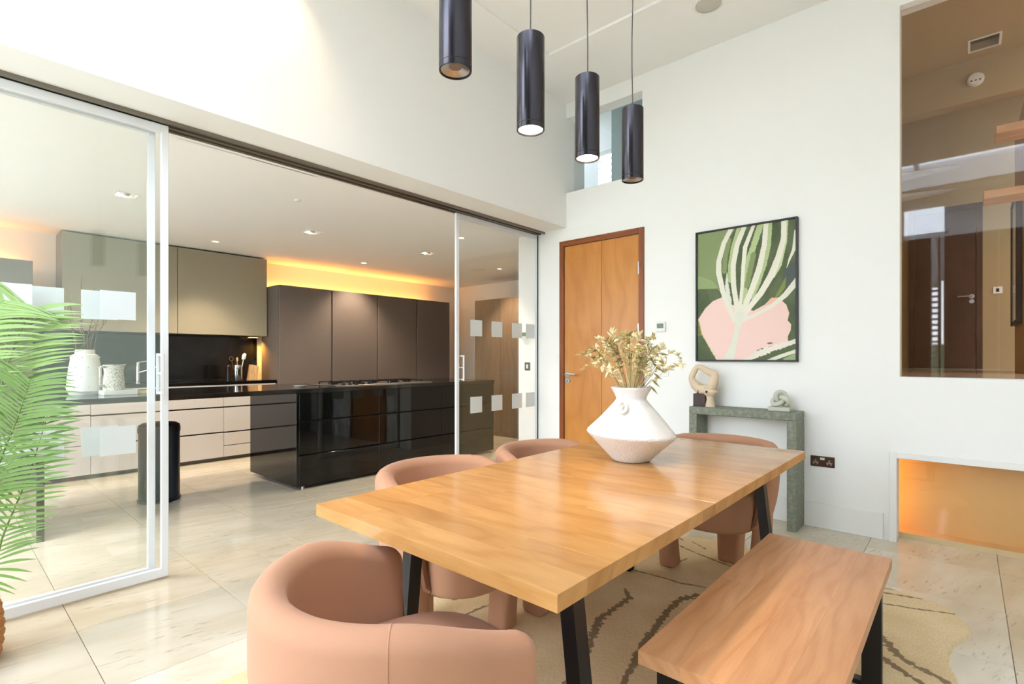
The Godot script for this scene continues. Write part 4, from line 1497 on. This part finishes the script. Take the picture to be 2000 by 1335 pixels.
	var m := textured(ImageTexture.create_from_image(im), 0.95, Vector3(1.0 / (w / s), 1.0 / (h / s), 1), 0.2)
	m.uv1_offset = Vector3(-o.x / (w / s), -o.y / (h / s), 0)
	bump(m, 150.0, 0.12, 8, 512)
	var st := sets()
	prism(st, outline, 0.0005, 0.012, 0.004)
	tag(fin(st, "rug", m), "cream woven rug with wavy edge and brown drawn lines under the table", "rug")

func build_vase() -> void:
	var p := Vector3(-1.105, 0.7505, -2.045)
	var t := thing("white_vase", "wide white angular ceramic vase with small ring handle on the table", "vase", p)
	var st := sets()
	var prof := [Vector2(0.02, 0.0), Vector2(0.074, 0.0), Vector2(0.083, 0.006), Vector2(0.096, 0.02), Vector2(0.118, 0.042), Vector2(0.150, 0.073), Vector2(0.176, 0.098), Vector2(0.188, 0.110), Vector2(0.192, 0.118), Vector2(0.189, 0.127), Vector2(0.180, 0.138), Vector2(0.160, 0.160), Vector2(0.130, 0.193), Vector2(0.098, 0.229), Vector2(0.074, 0.256), Vector2(0.066, 0.267), Vector2(0.065, 0.275), Vector2(0.072, 0.291), Vector2(0.084, 0.312), Vector2(0.088, 0.319), Vector2(0.086, 0.322), Vector2(0.082, 0.319), Vector2(0.068, 0.298), Vector2(0.057, 0.276), Vector2(0.06, 0.262), Vector2(0.10, 0.21), Vector2(0.02, 0.2)]
	var vr := []
	for q in prof:
		var ring := []
		for k in 64:
			var an := TAU * k / 64.0
			var lop: float = 0.010 * exp(-pow((q.y - 0.118) / 0.06, 2.0)) * cos(an - 0.72)
			var wv: float = 1.0 + 0.006 * (sin(an * 3.0 + q.y * 30.0) + 0.6 * sin(an * 5.0 - q.y * 47.0 + 1.0))
			ring.append(Vector3(cos(an) * q.x * wv, q.y - lop, -sin(an) * q.x * wv))
		vr.append(ring)
	loft(st, vr)
	fin(st, "body", M.ceramic, t)
	st = sets()
	# ring handle on the upper cone, turned to the camera and a little toward the kitchen
	var a := Vector3(0.18, 0, 0.98).normalized()
	var side := a.cross(Vector3.UP)
	var up := (Vector3.UP * 0.82 - a * 0.78).normalized()
	var out := up.cross(side)
	if out.dot(a) < 0.0:
		out = -out
	var c := a * 0.108 + Vector3.UP * 0.232
	var loop := []
	for k in 19:
		var b := TAU * k / 18.0
		loop.append(c + up * cos(b) * 0.025 + (out * 0.55 + side * 0.83) * sin(b) * 0.018 + out * 0.012)
	tube(st, loop, 0.0075, 10)
	fin(st, "ring_handle", M.ceramic, t)
	# dried grasses
	var b := thing("dried_grass_bouquet", "bouquet of dried straw-coloured grasses and oats in the white vase", "dried flowers", p + Vector3(0, 0.2, 0))
	var r := RandomNumberGenerator.new()
	r.seed = 5
	for k in 46:
		var az := TAU * k / 46.0 * 5.0 + r.randf() * 0.5
		var lean := r.randf_range(0.03, 0.23)
		var hgt := r.randf_range(0.20, 0.33) - lean * 0.45
		# the bunch spreads along the picture wall
		var dir := Vector3(cos(az) * 1.05, 0, sin(az) * 0.6).normalized() * lean * (0.72 if cos(az) > 0.3 else 1.0)
		var pts := [dir * 0.1, dir * 0.25 + Vector3.UP * 0.10, dir * 0.6 + Vector3.UP * (0.1 + hgt * 0.45), dir * 1.0 + Vector3.UP * (0.1 + hgt * 0.85)]
		var tip: Vector3 = pts[3] + dir * 0.30 + Vector3.UP * (0.02 if k % 3 else -0.02)
		pts.append(tip)
		var path := smooth_path(pts, 4)
		st = sets()
		tube(st, path, 0.0011, 5)
		var kind := k % 4
		var count := 14 if kind == 0 else 22
		for i in count:
			var f := 0.52 + 0.48 * i / count
			var q: Vector3 = path[mini(path.size() - 1, int(f * path.size()))]
			var d := Vector3(r.randf_range(-1, 1), r.randf_range(-0.6, 0.8), r.randf_range(-1, 1)).normalized()
			var l := r.randf_range(0.018, 0.034) * (1.25 if kind == 0 else 0.85)
			seed_head(st, q, (d + dir.normalized() * 0.5).normalized(), l, l * (0.30 if kind == 0 else 0.2))
		fin(st, "stem", [M.straw_pale, M.straw, M.straw_green, M.straw][kind], b)
	for k in 5:
		# a few larger pale husks at the top
		var q := [Vector3(-0.085, 0.37, 0.02), Vector3(-0.07, 0.36, 0.03), Vector3(0.03, 0.345, 0.03), Vector3(0.05, 0.35, 0.02), Vector3(0.02, 0.30, 0.05)]
		st = sets()
		tube(st, [Vector3(0, 0.1, 0), q[k] * 0.7 + Vector3(0, 0.06, 0), q[k]], 0.001, 5)
		for i in 3:
			seed_head(st, q[k] - Vector3(0, 0.012 * i, 0), Vector3(0.6 - 0.5 * i, 0.5, 0.3).normalized(), 0.034, 0.010)
		fin(st, "stem", M.straw_pale, b)
	for k in 6:
		# broad leaves hanging out to the right
		var q := Vector3(0.08 + 0.012 * k, 0.13 + 0.028 * k, -0.02 + 0.01 * k)
		st = sets()
		tube(st, [Vector3(0.02, 0.08, 0), q], 0.0011, 5)
		seed_head(st, q, Vector3(0.8, -0.75 + 0.12 * k, 0.15).normalized(), 0.055, 0.009)
		fin(st, "leaf", M.straw_green, b)

func seed_head(st: SurfaceTool, at: Vector3, d: Vector3, l: float, w: float) -> void:
	# a small pointed husk with four sides
	var f := frame_of(d)
	var a: Vector3 = f[0] * w
	var b: Vector3 = f[1] * w * 0.6
	var m := at + d * l * 0.42
	var ring := [m + a, m + b, m - a, m - b]
	for j in 4:
		var k := (j + 1) % 4
		var o: Vector3 = (ring[j] + ring[k]) * 0.5 - m
		poly_safe(st, at, ring[j], ring[k], o)
		poly_safe(st, at + d * l, ring[j], ring[k], o)

func build_console() -> void:
	var t := thing("console_table", "narrow grey-green concrete console under the painting", "console table", Vector3(-1.25, 0, -4.05))
	var w := 0.378
	var dz := 0.112
	box("top", Vector3(-w, 0.765, -dz), Vector3(w, 0.82, dz), M.concrete, t, 0.004)
	box("leg", Vector3(-w, 0.0, -dz), Vector3(-w + 0.062, 0.765, dz), M.concrete, t, 0.004)
	box("leg", Vector3(w - 0.062, 0.0, -dz), Vector3(w, 0.765, dz), M.concrete, t, 0.004)
	# tall sculpture: an angular loop on a plum cube and a fluted foot
	var p := Vector3(-1.575, 0.8205, -4.05)
	t = thing("loop_sculpture", "tan plaster loop sculpture on a dark plum cube on the console", "sculpture", p)
	box("cube_base", Vector3(-0.045, 0.0, -0.045), Vector3(0.05, 0.098, 0.05), M.plum, t, 0.003)
	var st := sets()
	var loop := [Vector3(-0.005, 0.13, 0), Vector3(-0.05, 0.165, 0), Vector3(-0.075, 0.215, 0), Vector3(-0.058, 0.265, 0), Vector3(-0.03, 0.305, 0), Vector3(0.01, 0.302, 0), Vector3(0.055, 0.272, 0), Vector3(0.105, 0.248, 0), Vector3(0.10, 0.205, 0), Vector3(0.085, 0.155, 0), Vector3(0.05, 0.125, 0), Vector3(-0.005, 0.13, 0)]
	var rad := [0.040, 0.033, 0.025, 0.022, 0.021, 0.022, 0.026, 0.030, 0.036, 0.038, 0.042, 0.040]
	var fine := smooth_path(loop, 4)
	var rr := []
	for i in fine.size():
		var f := float(i) / (fine.size() - 1) * (rad.size() - 1)
		rr.append(lerpf(rad[int(f)], rad[mini(rad.size() - 1, int(f) + 1)], f - int(f)))
	tube(st, fine, rr, 14)
	fin(st, "loop", M.plaster_tan, t)
	st = sets()
	lathe(st, [Vector2(0.0, 0.0), Vector2(0.036, 0.0), Vector2(0.036, 0.01), Vector2(0.026, 0.06), Vector2(0.03, 0.082), Vector2(0.05, 0.10), Vector2(0.056, 0.115), Vector2(0.05, 0.128), Vector2(0.042, 0.134), Vector2(0.044, 0.15), Vector2(0.03, 0.165), Vector2(0.0, 0.168)], Vector3(0.083, 0, 0.03), 28)
	fin(st, "fluted_foot", M.plaster_tan, t)
	st = sets()
	rod(st, Vector3(0.075, 0.118, 0.075), Vector3(0.075, 0.118, 0.0875), 0.009, 12)
	fin(st, "dark_hole", M.black_gap, t)
	# knot sculpture
	t = thing("knot_sculpture", "small pale stone knot sculpture on a flat plinth on the console", "sculpture", Vector3(-1.0, 0.8205, -4.05))
	box("plinth", Vector3(-0.072, 0.0, -0.055), Vector3(0.072, 0.028, 0.055), M.plaster_pale, t, 0.004)
	st = sets()
	var knot := []
	for k in 61:
		var u := TAU * k / 60.0
		knot.append(Vector3((sin(u) + 2.0 * sin(2.0 * u)) * 0.020, 0.081 - (cos(u) - 2.0 * cos(2.0 * u)) * 0.0175, sin(3.0 * u) * 0.022))
	tube(st, knot, 0.0165, 12)
	fin(st, "knot", M.plaster_pale, t)

func build_picture() -> void:
	var x0 := -1.659
	var x1 := -0.912
	var y0 := 1.172
	var y1 := 2.222
	var t := thing("painting", "framed abstract painting of cream leaves rising from a pink form on green", "painting", Vector3((x0 + x1) * 0.5, y0, ZR))
	var w := (x1 - x0) * 0.5
	var h := y1 - y0
	var f := 0.013
	for s in [[Vector3(-w, 0, 0), Vector3(-w + f, h, 0.035)], [Vector3(w - f, 0, 0), Vector3(w, h, 0.035)], [Vector3(-w + f, 0, 0), Vector3(w - f, f, 0.035)], [Vector3(-w + f, h - f, 0), Vector3(w - f, h, 0.035)]]:
		box("frame_bar", s[0], s[1], M.black_steel, t, 0.001)
	var W := 412
	var H := 590
	var im := Image.create(W, H, false, Image.FORMAT_RGB8)
	var brush := noise(71, 0.012, 3)
	for y in H:
		for x in W:
			im.set_pixel(x, y, c8(74, 88, 54).lerp(c8(94, 106, 72), clampf(0.5 + brush.get_noise_2d(x * 1.0, y * 0.4), 0.0, 1.0)))
	# drawn in the plane of the canvas from measured outline points
	var g := func(a: Array) -> Array:
		var out := []
		for k in range(0, a.size(), 2):
			var u: float = (a[k] - 108.0) / 824.0
			var top: float = 215.0 - 127.0 * u
			out.append(Vector2(u * W, (a[k + 1] - top) / (1258.0 - top) * H))
		return out
	var cream := c8(232, 229, 210)
	var lime := c8(178, 194, 140)
	var mid := c8(132, 148, 96)
	blob(im, g.call([108, 215, 450, 160, 390, 250, 300, 400, 275, 540, 310, 690, 290, 668, 108, 672]), c8(134, 150, 100))
	blob(im, g.call([108, 560, 160, 572, 240, 600, 300, 660, 108, 670]), c8(148, 166, 112))
	blob(im, g.call([840, 520, 932, 430, 932, 640, 830, 700]), c8(78, 88, 84))
	blob(im, g.call([770, 740, 860, 560, 850, 660, 800, 730]), c8(128, 142, 66))
	blob(im, g.call([108, 930, 135, 960, 150, 1060, 108, 1060]), c8(122, 126, 58))
	blob(im, g.call([112, 925, 180, 830, 250, 770, 330, 738, 420, 800, 600, 850, 690, 800, 745, 742, 800, 740, 860, 800, 882, 870, 870, 930, 896, 962, 894, 1010, 872, 1062, 872, 1110, 640, 1170, 560, 1258, 290, 1258, 155, 1045, 128, 965]), c8(243, 209, 197))
	blob(im, g.call([690, 806, 745, 744, 800, 742, 770, 790]), c8(242, 190, 162))
	stroke(im, g.call([122, 930, 150, 1045, 285, 1258]), 5.0, c8(226, 206, 160), 0.4)
	stroke(im, g.call([390, 260, 360, 400, 350, 520]), 22.0, mid, 0.12, 3)
	stroke(im, g.call([475, 160, 425, 320, 400, 470, 400, 600]), 16.0, lime, 0.12, 4)
	stroke(im, g.call([655, 140, 590, 340, 545, 470, 530, 620, 520, 760]), 26.0, lime, 0.12, 5)
	stroke(im, g.call([600, 380, 570, 520, 545, 640]), 22.0, mid, 0.12, 6)
	stroke(im, g.call([735, 115, 725, 300, 690, 470, 640, 620, 590, 740]), 16.0, lime, 0.12, 7)
	stroke(im, g.call([860, 95, 850, 280, 810, 470, 760, 560]), 14.0, c8(196, 208, 162), 0.12, 8)
	stroke(im, g.call([375, 530, 372, 640, 392, 760, 412, 850]), [3.0, 16.0, 20.0, 12.0], c8(222, 225, 208), 0.2, 9)
	stroke(im, g.call([418, 150, 345, 290, 302, 440, 300, 530, 335, 680, 378, 810, 450, 930]), [20.0, 21.0, 23.0, 25.0, 22.0, 20.0, 24.0], cream, 0.05, 10)
	stroke(im, g.call([525, 140, 462, 300, 428, 470, 432, 640, 455, 780, 470, 920]), 22.0, cream, 0.05, 11)
	stroke(im, g.call([606, 125, 530, 320, 514, 480, 505, 640, 492, 780, 480, 900]), [14.0, 19.0, 16.0, 15.0, 14.0, 20.0], cream, 0.05, 12)
	stroke(im, g.call([702, 105, 688, 300, 645, 500, 590, 660, 540, 780, 490, 900]), [20.0, 21.0, 25.0, 25.0, 24.0, 30.0], cream, 0.05, 13)
	stroke(im, g.call([840, 85, 838, 250, 800, 400, 740, 560, 660, 700, 560, 830, 490, 910]), [20.0, 21.0, 25.0, 28.0, 25.0, 22.0, 30.0], cream, 0.05, 14)
	stroke(im, g.call([800, 330, 790, 420]), [3.0, 12.0], cream, 0.2, 15)
	stroke(im, g.call([932, 190, 916, 340, 884, 420, 862, 492]), [14.0, 14.0, 9.0, 2.0], cream, 0.05, 16)
	stroke(im, g.call([940, 600, 850, 720, 740, 815, 620, 880, 500, 930]), [26.0, 22.0, 16.0, 14.0, 20.0], cream, 0.05, 17)
	stroke(im, g.call([485, 890, 462, 1000, 440, 1110, 385, 1275]), [40.0, 22.0, 24.0, 44.0], c8(226, 226, 208), 0.05, 18)
	stroke(im, g.call([940, 1098, 760, 1160, 640, 1205, 540, 1280]), [18.0, 24.0, 30.0, 34.0], c8(236, 228, 214), 0.2, 19)
	blob(im, g.call([932, 1135, 760, 1195, 580, 1258, 690, 1258, 932, 1172]), c8(84, 100, 58))
	stroke(im, g.call([940, 1180, 800, 1232, 700, 1275]), 15.0, cream, 0.05, 20)
	blob(im, g.call([932, 1200, 832, 1250, 840, 1258, 932, 1258]), c8(160, 180, 122))
	blob(im, g.call([705, 1118, 740, 1110, 760, 1120, 725, 1130]), c8(120, 112, 84))
	var m := textured(ImageTexture.create_from_image(im), 0.65)
	var st := sets()
	var a := Vector3(-w + f, f, 0.022)
	var b := Vector3(w - f, h - f, 0.022)
	var uv := [Vector2(0, 1), Vector2(0, 0), Vector2(1, 0), Vector2(1, 1)]
	var q := [a, Vector3(a.x, b.y, a.z), b, Vector3(b.x, a.y, a.z)]
	for k in [0, 1, 2, 0, 2, 3]:
		vtx(st, q[k], Vector3(0, 0, 1), uv[k])
	for e in [[q[0], q[1], Vector3(-1, 0, 0)], [q[1], q[2], Vector3(0, 1, 0)], [q[2], q[3], Vector3(1, 0, 0)], [q[3], q[0], Vector3(0, -1, 0)]]:
		poly(st, [e[0], e[1], e[1] - Vector3(0, 0, 0.02), e[0] - Vector3(0, 0, 0.02)], e[2])
	fin(st, "canvas", m, t)

func build_wall_fittings() -> void:
	# double socket
	var t := thing("double_socket", "bronze double power socket on the white wall beside the console", "power socket", Vector3(-0.761, 0.468, ZR))
	box("plate", Vector3(-0.074, -0.037, 0), Vector3(0.074, 0.037, 0.007), M.bronze, t, 0.002)
	for s in [-0.042, 0.042]:
		var st := sets()
		cb(st, Vector3(s - 0.005, -0.002, 0.0065), Vector3(s + 0.005, 0.014, 0.009), 0.0005)
		cb(st, Vector3(s - 0.016, -0.022, 0.0065), Vector3(s - 0.006, -0.012, 0.009), 0.0005)
		cb(st, Vector3(s + 0.006, -0.022, 0.0065), Vector3(s + 0.016, -0.012, 0.009), 0.0005)
		cb(st, Vector3(s - 0.018, -0.012, 0.0065), Vector3(s + 0.018, -0.002, 0.0085), 0.0005)
		fin(st, "socket_insert", M.steel, t)
	box("switch_pair", Vector3(-0.014, 0.012, 0.0065), Vector3(0.014, 0.028, 0.011), M.plastic, t, 0.001)
	# thermostats
	for p in [[Vector3(-1.972, 1.467, ZR), "white wall thermostat with green display between door and painting", Vector3(0, 0, 0)], [Vector3(-3.50, 1.44, ZR), "white wall thermostat with green display on the pier behind the glass", Vector3.ZERO]]:
		t = thing("thermostat", p[1], "thermostat", p[0])
		box("case", Vector3(-0.043, -0.043, 0), Vector3(0.043, 0.043, 0.022), M.plastic, t, 0.004)
		box("display", Vector3(-0.030, -0.012, 0.0215), Vector3(0.030, 0.028, 0.0235), M.screen, t, 0.001)
		for s in [-0.02, 0.0, 0.02]:
			box("button", Vector3(s - 0.006, -0.032, 0.0215), Vector3(s + 0.006, -0.024, 0.024), M.alu, t, 0.001)
	t = thing("light_switch", "bronze light switch plate on the pier behind the sliding glass", "switch", Vector3(-3.47, 1.11, ZR))
	box("plate", Vector3(-0.037, -0.043, 0), Vector3(0.037, 0.043, 0.006), M.bronze, t, 0.002)
	box("rocker", Vector3(-0.012, -0.022, 0.006), Vector3(0.012, 0.022, 0.011), M.plastic, t, 0.001)
	t = thing("wall_switch", "white light switch low on the wall behind the dried grasses", "switch", Vector3(-1.945, 1.085, ZR))
	box("plate", Vector3(-0.042, -0.042, 0), Vector3(0.042, 0.042, 0.007), M.plastic, t, 0.002)
	box("rocker", Vector3(-0.012, -0.02, 0.007), Vector3(0.012, 0.02, 0.012), M.trim, t, 0.001)
	# ceiling speaker and the warm downlight that washes the bulkhead
	t = thing("ceiling_speaker", "round flush speaker in the dining ceiling near the picture wall", "speaker", Vector3(-1.37, HC, -3.66))
	var st := sets()
	lathe(st, [Vector2(0.0, -0.006), Vector2(0.085, -0.006), Vector2(0.088, -0.004)], Vector3.ZERO, 32)
	fin(st, "grille", mat(c8(206, 202, 190), 0.8), t)
	st = sets()
	lathe(st, [Vector2(0.088, -0.007), Vector2(0.105, -0.006), Vector2(0.108, 0.0)], Vector3.ZERO, 32)
	fin(st, "rim", M.trim, t)
	t = thing("wall_wash_downlight", "warm round downlight in the dining ceiling washing the bulkhead", "downlight", Vector3(-2.76, HC, -1.25))
	st = sets()
	lathe(st, [Vector2(0.035, -0.004), Vector2(0.048, -0.004), Vector2(0.05, 0.0)], Vector3.ZERO, 24)
	fin(st, "rim", M.trim, t)
	st = sets()
	rod(st, Vector3(0, -0.0035, 0), Vector3(0, 0, 0), 0.036, 24)
	fin(st, "lamp_lens", glow(WARM, 5.0), t)
	spot("wash_lamp", Vector3(-2.76, HC - 0.02, -1.25), Vector3(-2.9, 2.7, -1.25), 0.8, 42.0, WARM, 0.04, 1.0)

func build_pendants() -> void:
	var zs := [-0.955, -1.28, -1.61, -1.955]
	var yb := [1.985, 1.93, 1.935, 1.945]
	var lab := ["black cylinder pendant above the near table end, lamp off", "black cylinder pendant with lit lamp, beside the unlit one over the table end", "black cylinder pendant with lit lamp, nearer the picture wall", "black cylinder pendant above the white vase, lamp off"]
	var r := 0.045
	for k in 4:
		var p := Vector3(-1.05, yb[k], zs[k])
		var t := thing("pendant_light", lab[k], "pendant lamp", p, 0.0, "row of black pendants over the table")
		var h := 0.30
		var st := sets()
		lathe(st, [Vector2(r - 0.004, 0.012), Vector2(r - 0.004, 0.0), Vector2(r - 0.001, -0.0005), Vector2(r, 0.001), Vector2(r, h - 0.003), Vector2(r - 0.003, h), Vector2(0.004, h)], Vector3.ZERO, 48)
		fin(st, "shade", M.anodised, t)
		st = sets()
		lathe(st, [Vector2(r, 0.0145), Vector2(r + 0.0004, 0.0155), Vector2(r, 0.0165)], Vector3.ZERO, 48)
		fin(st, "seam_ring", M.black_steel, t)
		var lit := k == 1 or k == 2
		st = sets()
				# the reflector is seen from below
		for j in 40:
			var a := TAU * j / 40.0
			var b := TAU * (j + 1) / 40.0
			var q := [Vector3(cos(a) * 0.016, 0.012, sin(a) * 0.016), Vector3(cos(b) * 0.016, 0.012, sin(b) * 0.016), Vector3(cos(b) * (r - 0.005), 0.004, sin(b) * (r - 0.005)), Vector3(cos(a) * (r - 0.005), 0.004, sin(a) * (r - 0.005))]
			poly(st, q, Vector3(-cos(a), -1.0, -sin(a)))
		fin(st, "lamp_reflector", glow(Color(1.0, 0.95, 0.86), 1.6) if lit else M.steel, t)
		st = sets()
		rod(st, Vector3(0, 0.011, 0), Vector3(0, 0.018, 0), 0.0175, 24)
		fin(st, "lamp_bulb", glow(Color(1.0, 0.95, 0.86), 5.0) if lit else mat(c8(122, 100, 84), 0.4), t)
		st = sets()
		var cord := []
		var top: float = HC + 0.02 - yb[k]
		for j in 25:
			var y := lerpf(h - 0.001, top, j / 24.0)
			cord.append(Vector3(0.0022 * sin(y * 9.0 + k * 2.0), y, 0.0022 * cos(y * 7.0 + k)))
		tube(st, cord, 0.0022, 6)
		fin(st, "cord", mat(c8(88, 84, 80), 0.6), t)
		st = sets()
		lathe(st, [Vector2(0.006, top - 0.03), Vector2(0.03, top - 0.026), Vector2(0.03, top)], Vector3.ZERO, 20)
		fin(st, "ceiling_rose", M.black_steel, t)
		if lit:
			spot("pendant_lamp", p + Vector3(0, 0.002, 0), p + Vector3(0, -1, 0), 0.35, 40.0, WARM, 0.03)

func frond(t: Node3D, pts: Array, n: int, length: float, m: Material, droop: float, spread: Vector3) -> void:
	var path := smooth_path(pts, 8)
	var st := sets()
	var rad := []
	for i in path.size():
		rad.append(lerpf(0.0055, 0.0012, float(i) / path.size()))
	tube(st, path, rad, 6)
	for i in n:
		var f := 0.22 + 0.78 * float(i) / n
		var q := f * (path.size() - 1)
		var a: Vector3 = path[int(q)]
		var b: Vector3 = path[mini(path.size() - 1, int(q) + 1)]
		var p := a.lerp(b, q - int(q))
		var d := (path[mini(path.size() - 1, int(q) + 2)] - path[maxi(0, int(q) - 1)]).normalized() as Vector3
		var side := d.cross(spread).normalized()
		var l: float = length * (0.55 + 0.75 * sin(PI * clampf(f * 0.86, 0.0, 1.0))) * rng.randf_range(0.9, 1.05)
		for s in [-1.0, 1.0]:
			var dir: Vector3 = (side * s * 0.9 + d * 0.55 + spread * 0.15 + Vector3(rng.randf_range(-0.08, 0.08), rng.randf_range(-0.06, 0.06), rng.randf_range(-0.08, 0.08))).normalized()
			leaflet(st, p, dir, l, 0.0056, droop, d)
	fin(st, "frond", m, t)

func leaflet(st: SurfaceTool, p: Vector3, d: Vector3, l: float, w: float, droop: float, along: Vector3) -> void:
	var n := 5
	var prev := []
	for k in n + 1:
		var f := float(k) / n
		var c := p + d * l * f + Vector3.DOWN * droop * l * f * f
		var ww := w * sin(PI * clampf(0.12 + 0.88 * f, 0.0, 1.0)) + 0.0004
		var a := along * ww
		var fold := Vector3.UP * ww * 0.45
		var row := [c - a + fold, c, c + a + fold]
		if k > 0:
			for j in 2:
				poly(st, [prev[j], prev[j + 1], row[j + 1], row[j]], Vector3.UP)
		prev = row

func build_palm() -> void:
	var c := Vector3(-2.93, 0.0, 0.005)
	var t := thing("woven_basket", "round woven straw basket planter holding the palm", "basket", c)
	for k in 12:
		var st := sets()
		var y := 0.012 + k * 0.0195
		var r := 0.185 + 0.012 * sin(PI * k / 11.0)
		var ring := []
		for j in 49:
			var a := TAU * j / 48.0
			var wv := 0.004 * (1.0 if (j + k) % 2 == 0 else -1.0)
			ring.append(Vector3(cos(a) * (r + wv), y, sin(a) * (r + wv)))
		tube(st, ring, 0.0115, 7, false)
		fin(st, "woven_band", M.basket, t)
	var s2 := sets()
	rod(s2, Vector3(0, 0.003, 0), Vector3(0, 0.19, 0), 0.172, 28)
	fin(s2, "soil", mat(c8(78, 60, 44), 0.95), t)
	t = thing("palm", "green areca palm with feathery fronds in the woven basket", "palm", c + Vector3(0, 0.19, 0))
	var o := c + Vector3(0, 0.19, 0)
	var w := func(px: float, py: float, x: float) -> Vector3: return on_x(px, py, x) - o
	frond(t, [Vector3(0.02, 0, -0.02), w.call(-60, 960, -2.86), w.call(-10, 800, -2.84), w.call(22, 690, -2.83), w.call(62, 600, -2.82)], 46, 0.23, M.leaf_pale, 0.16, Vector3(0.75, 0.15, 0.6))
	frond(t, [Vector3(0.03, 0, -0.03), w.call(-40, 1010, -2.76), w.call(0, 900, -2.74), w.call(34, 815, -2.72), w.call(60, 740, -2.70)], 40, 0.20, M.leaf, 0.18, Vector3(0.75, 0.1, 0.6))
	frond(t, [Vector3(0.04, 0, -0.01), w.call(-26, 1130, -2.72), w.call(8, 1040, -2.70), w.call(58, 920, -2.68), w.call(96, 800, -2.67)], 30, 0.14, M.leaf, 0.10, Vector3(0.75, 0.1, 0.6))
	frond(t, [Vector3(0.0, 0, 0.02), w.call(-120, 900, -2.9), w.call(-80, 720, -2.88), w.call(-30, 620, -2.87), w.call(10, 585, -2.86)], 42, 0.22, M.leaf_pale, 0.2, Vector3(0.75, 0.2, 0.6))
	frond(t, [Vector3(0.0, 0, 0.04), Vector3(0.1, 0.35, 0.15), Vector3(0.2, 0.7, 0.3), Vector3(0.3, 0.9, 0.5)], 40, 0.22, M.leaf, 0.12, Vector3(0.6, 0.5, -0.6))
	frond(t, [Vector3(-0.03, 0, 0.05), Vector3(-0.08, 0.4, 0.25), Vector3(-0.1, 0.8, 0.5), Vector3(-0.08, 1.0, 0.8)], 40, 0.18, M.leaf, 0.12, Vector3(0.1, 0.7, -0.6))
	frond(t, [Vector3(0.03, 0, 0.0), Vector3(0.15, 0.12, 0.1), Vector3(0.32, 0.5, 0.14), Vector3(0.5, 0.55, 0.18)], 32, 0.18, M.leaf, 0.12, Vector3(-0.3, 0.9, 0.0))
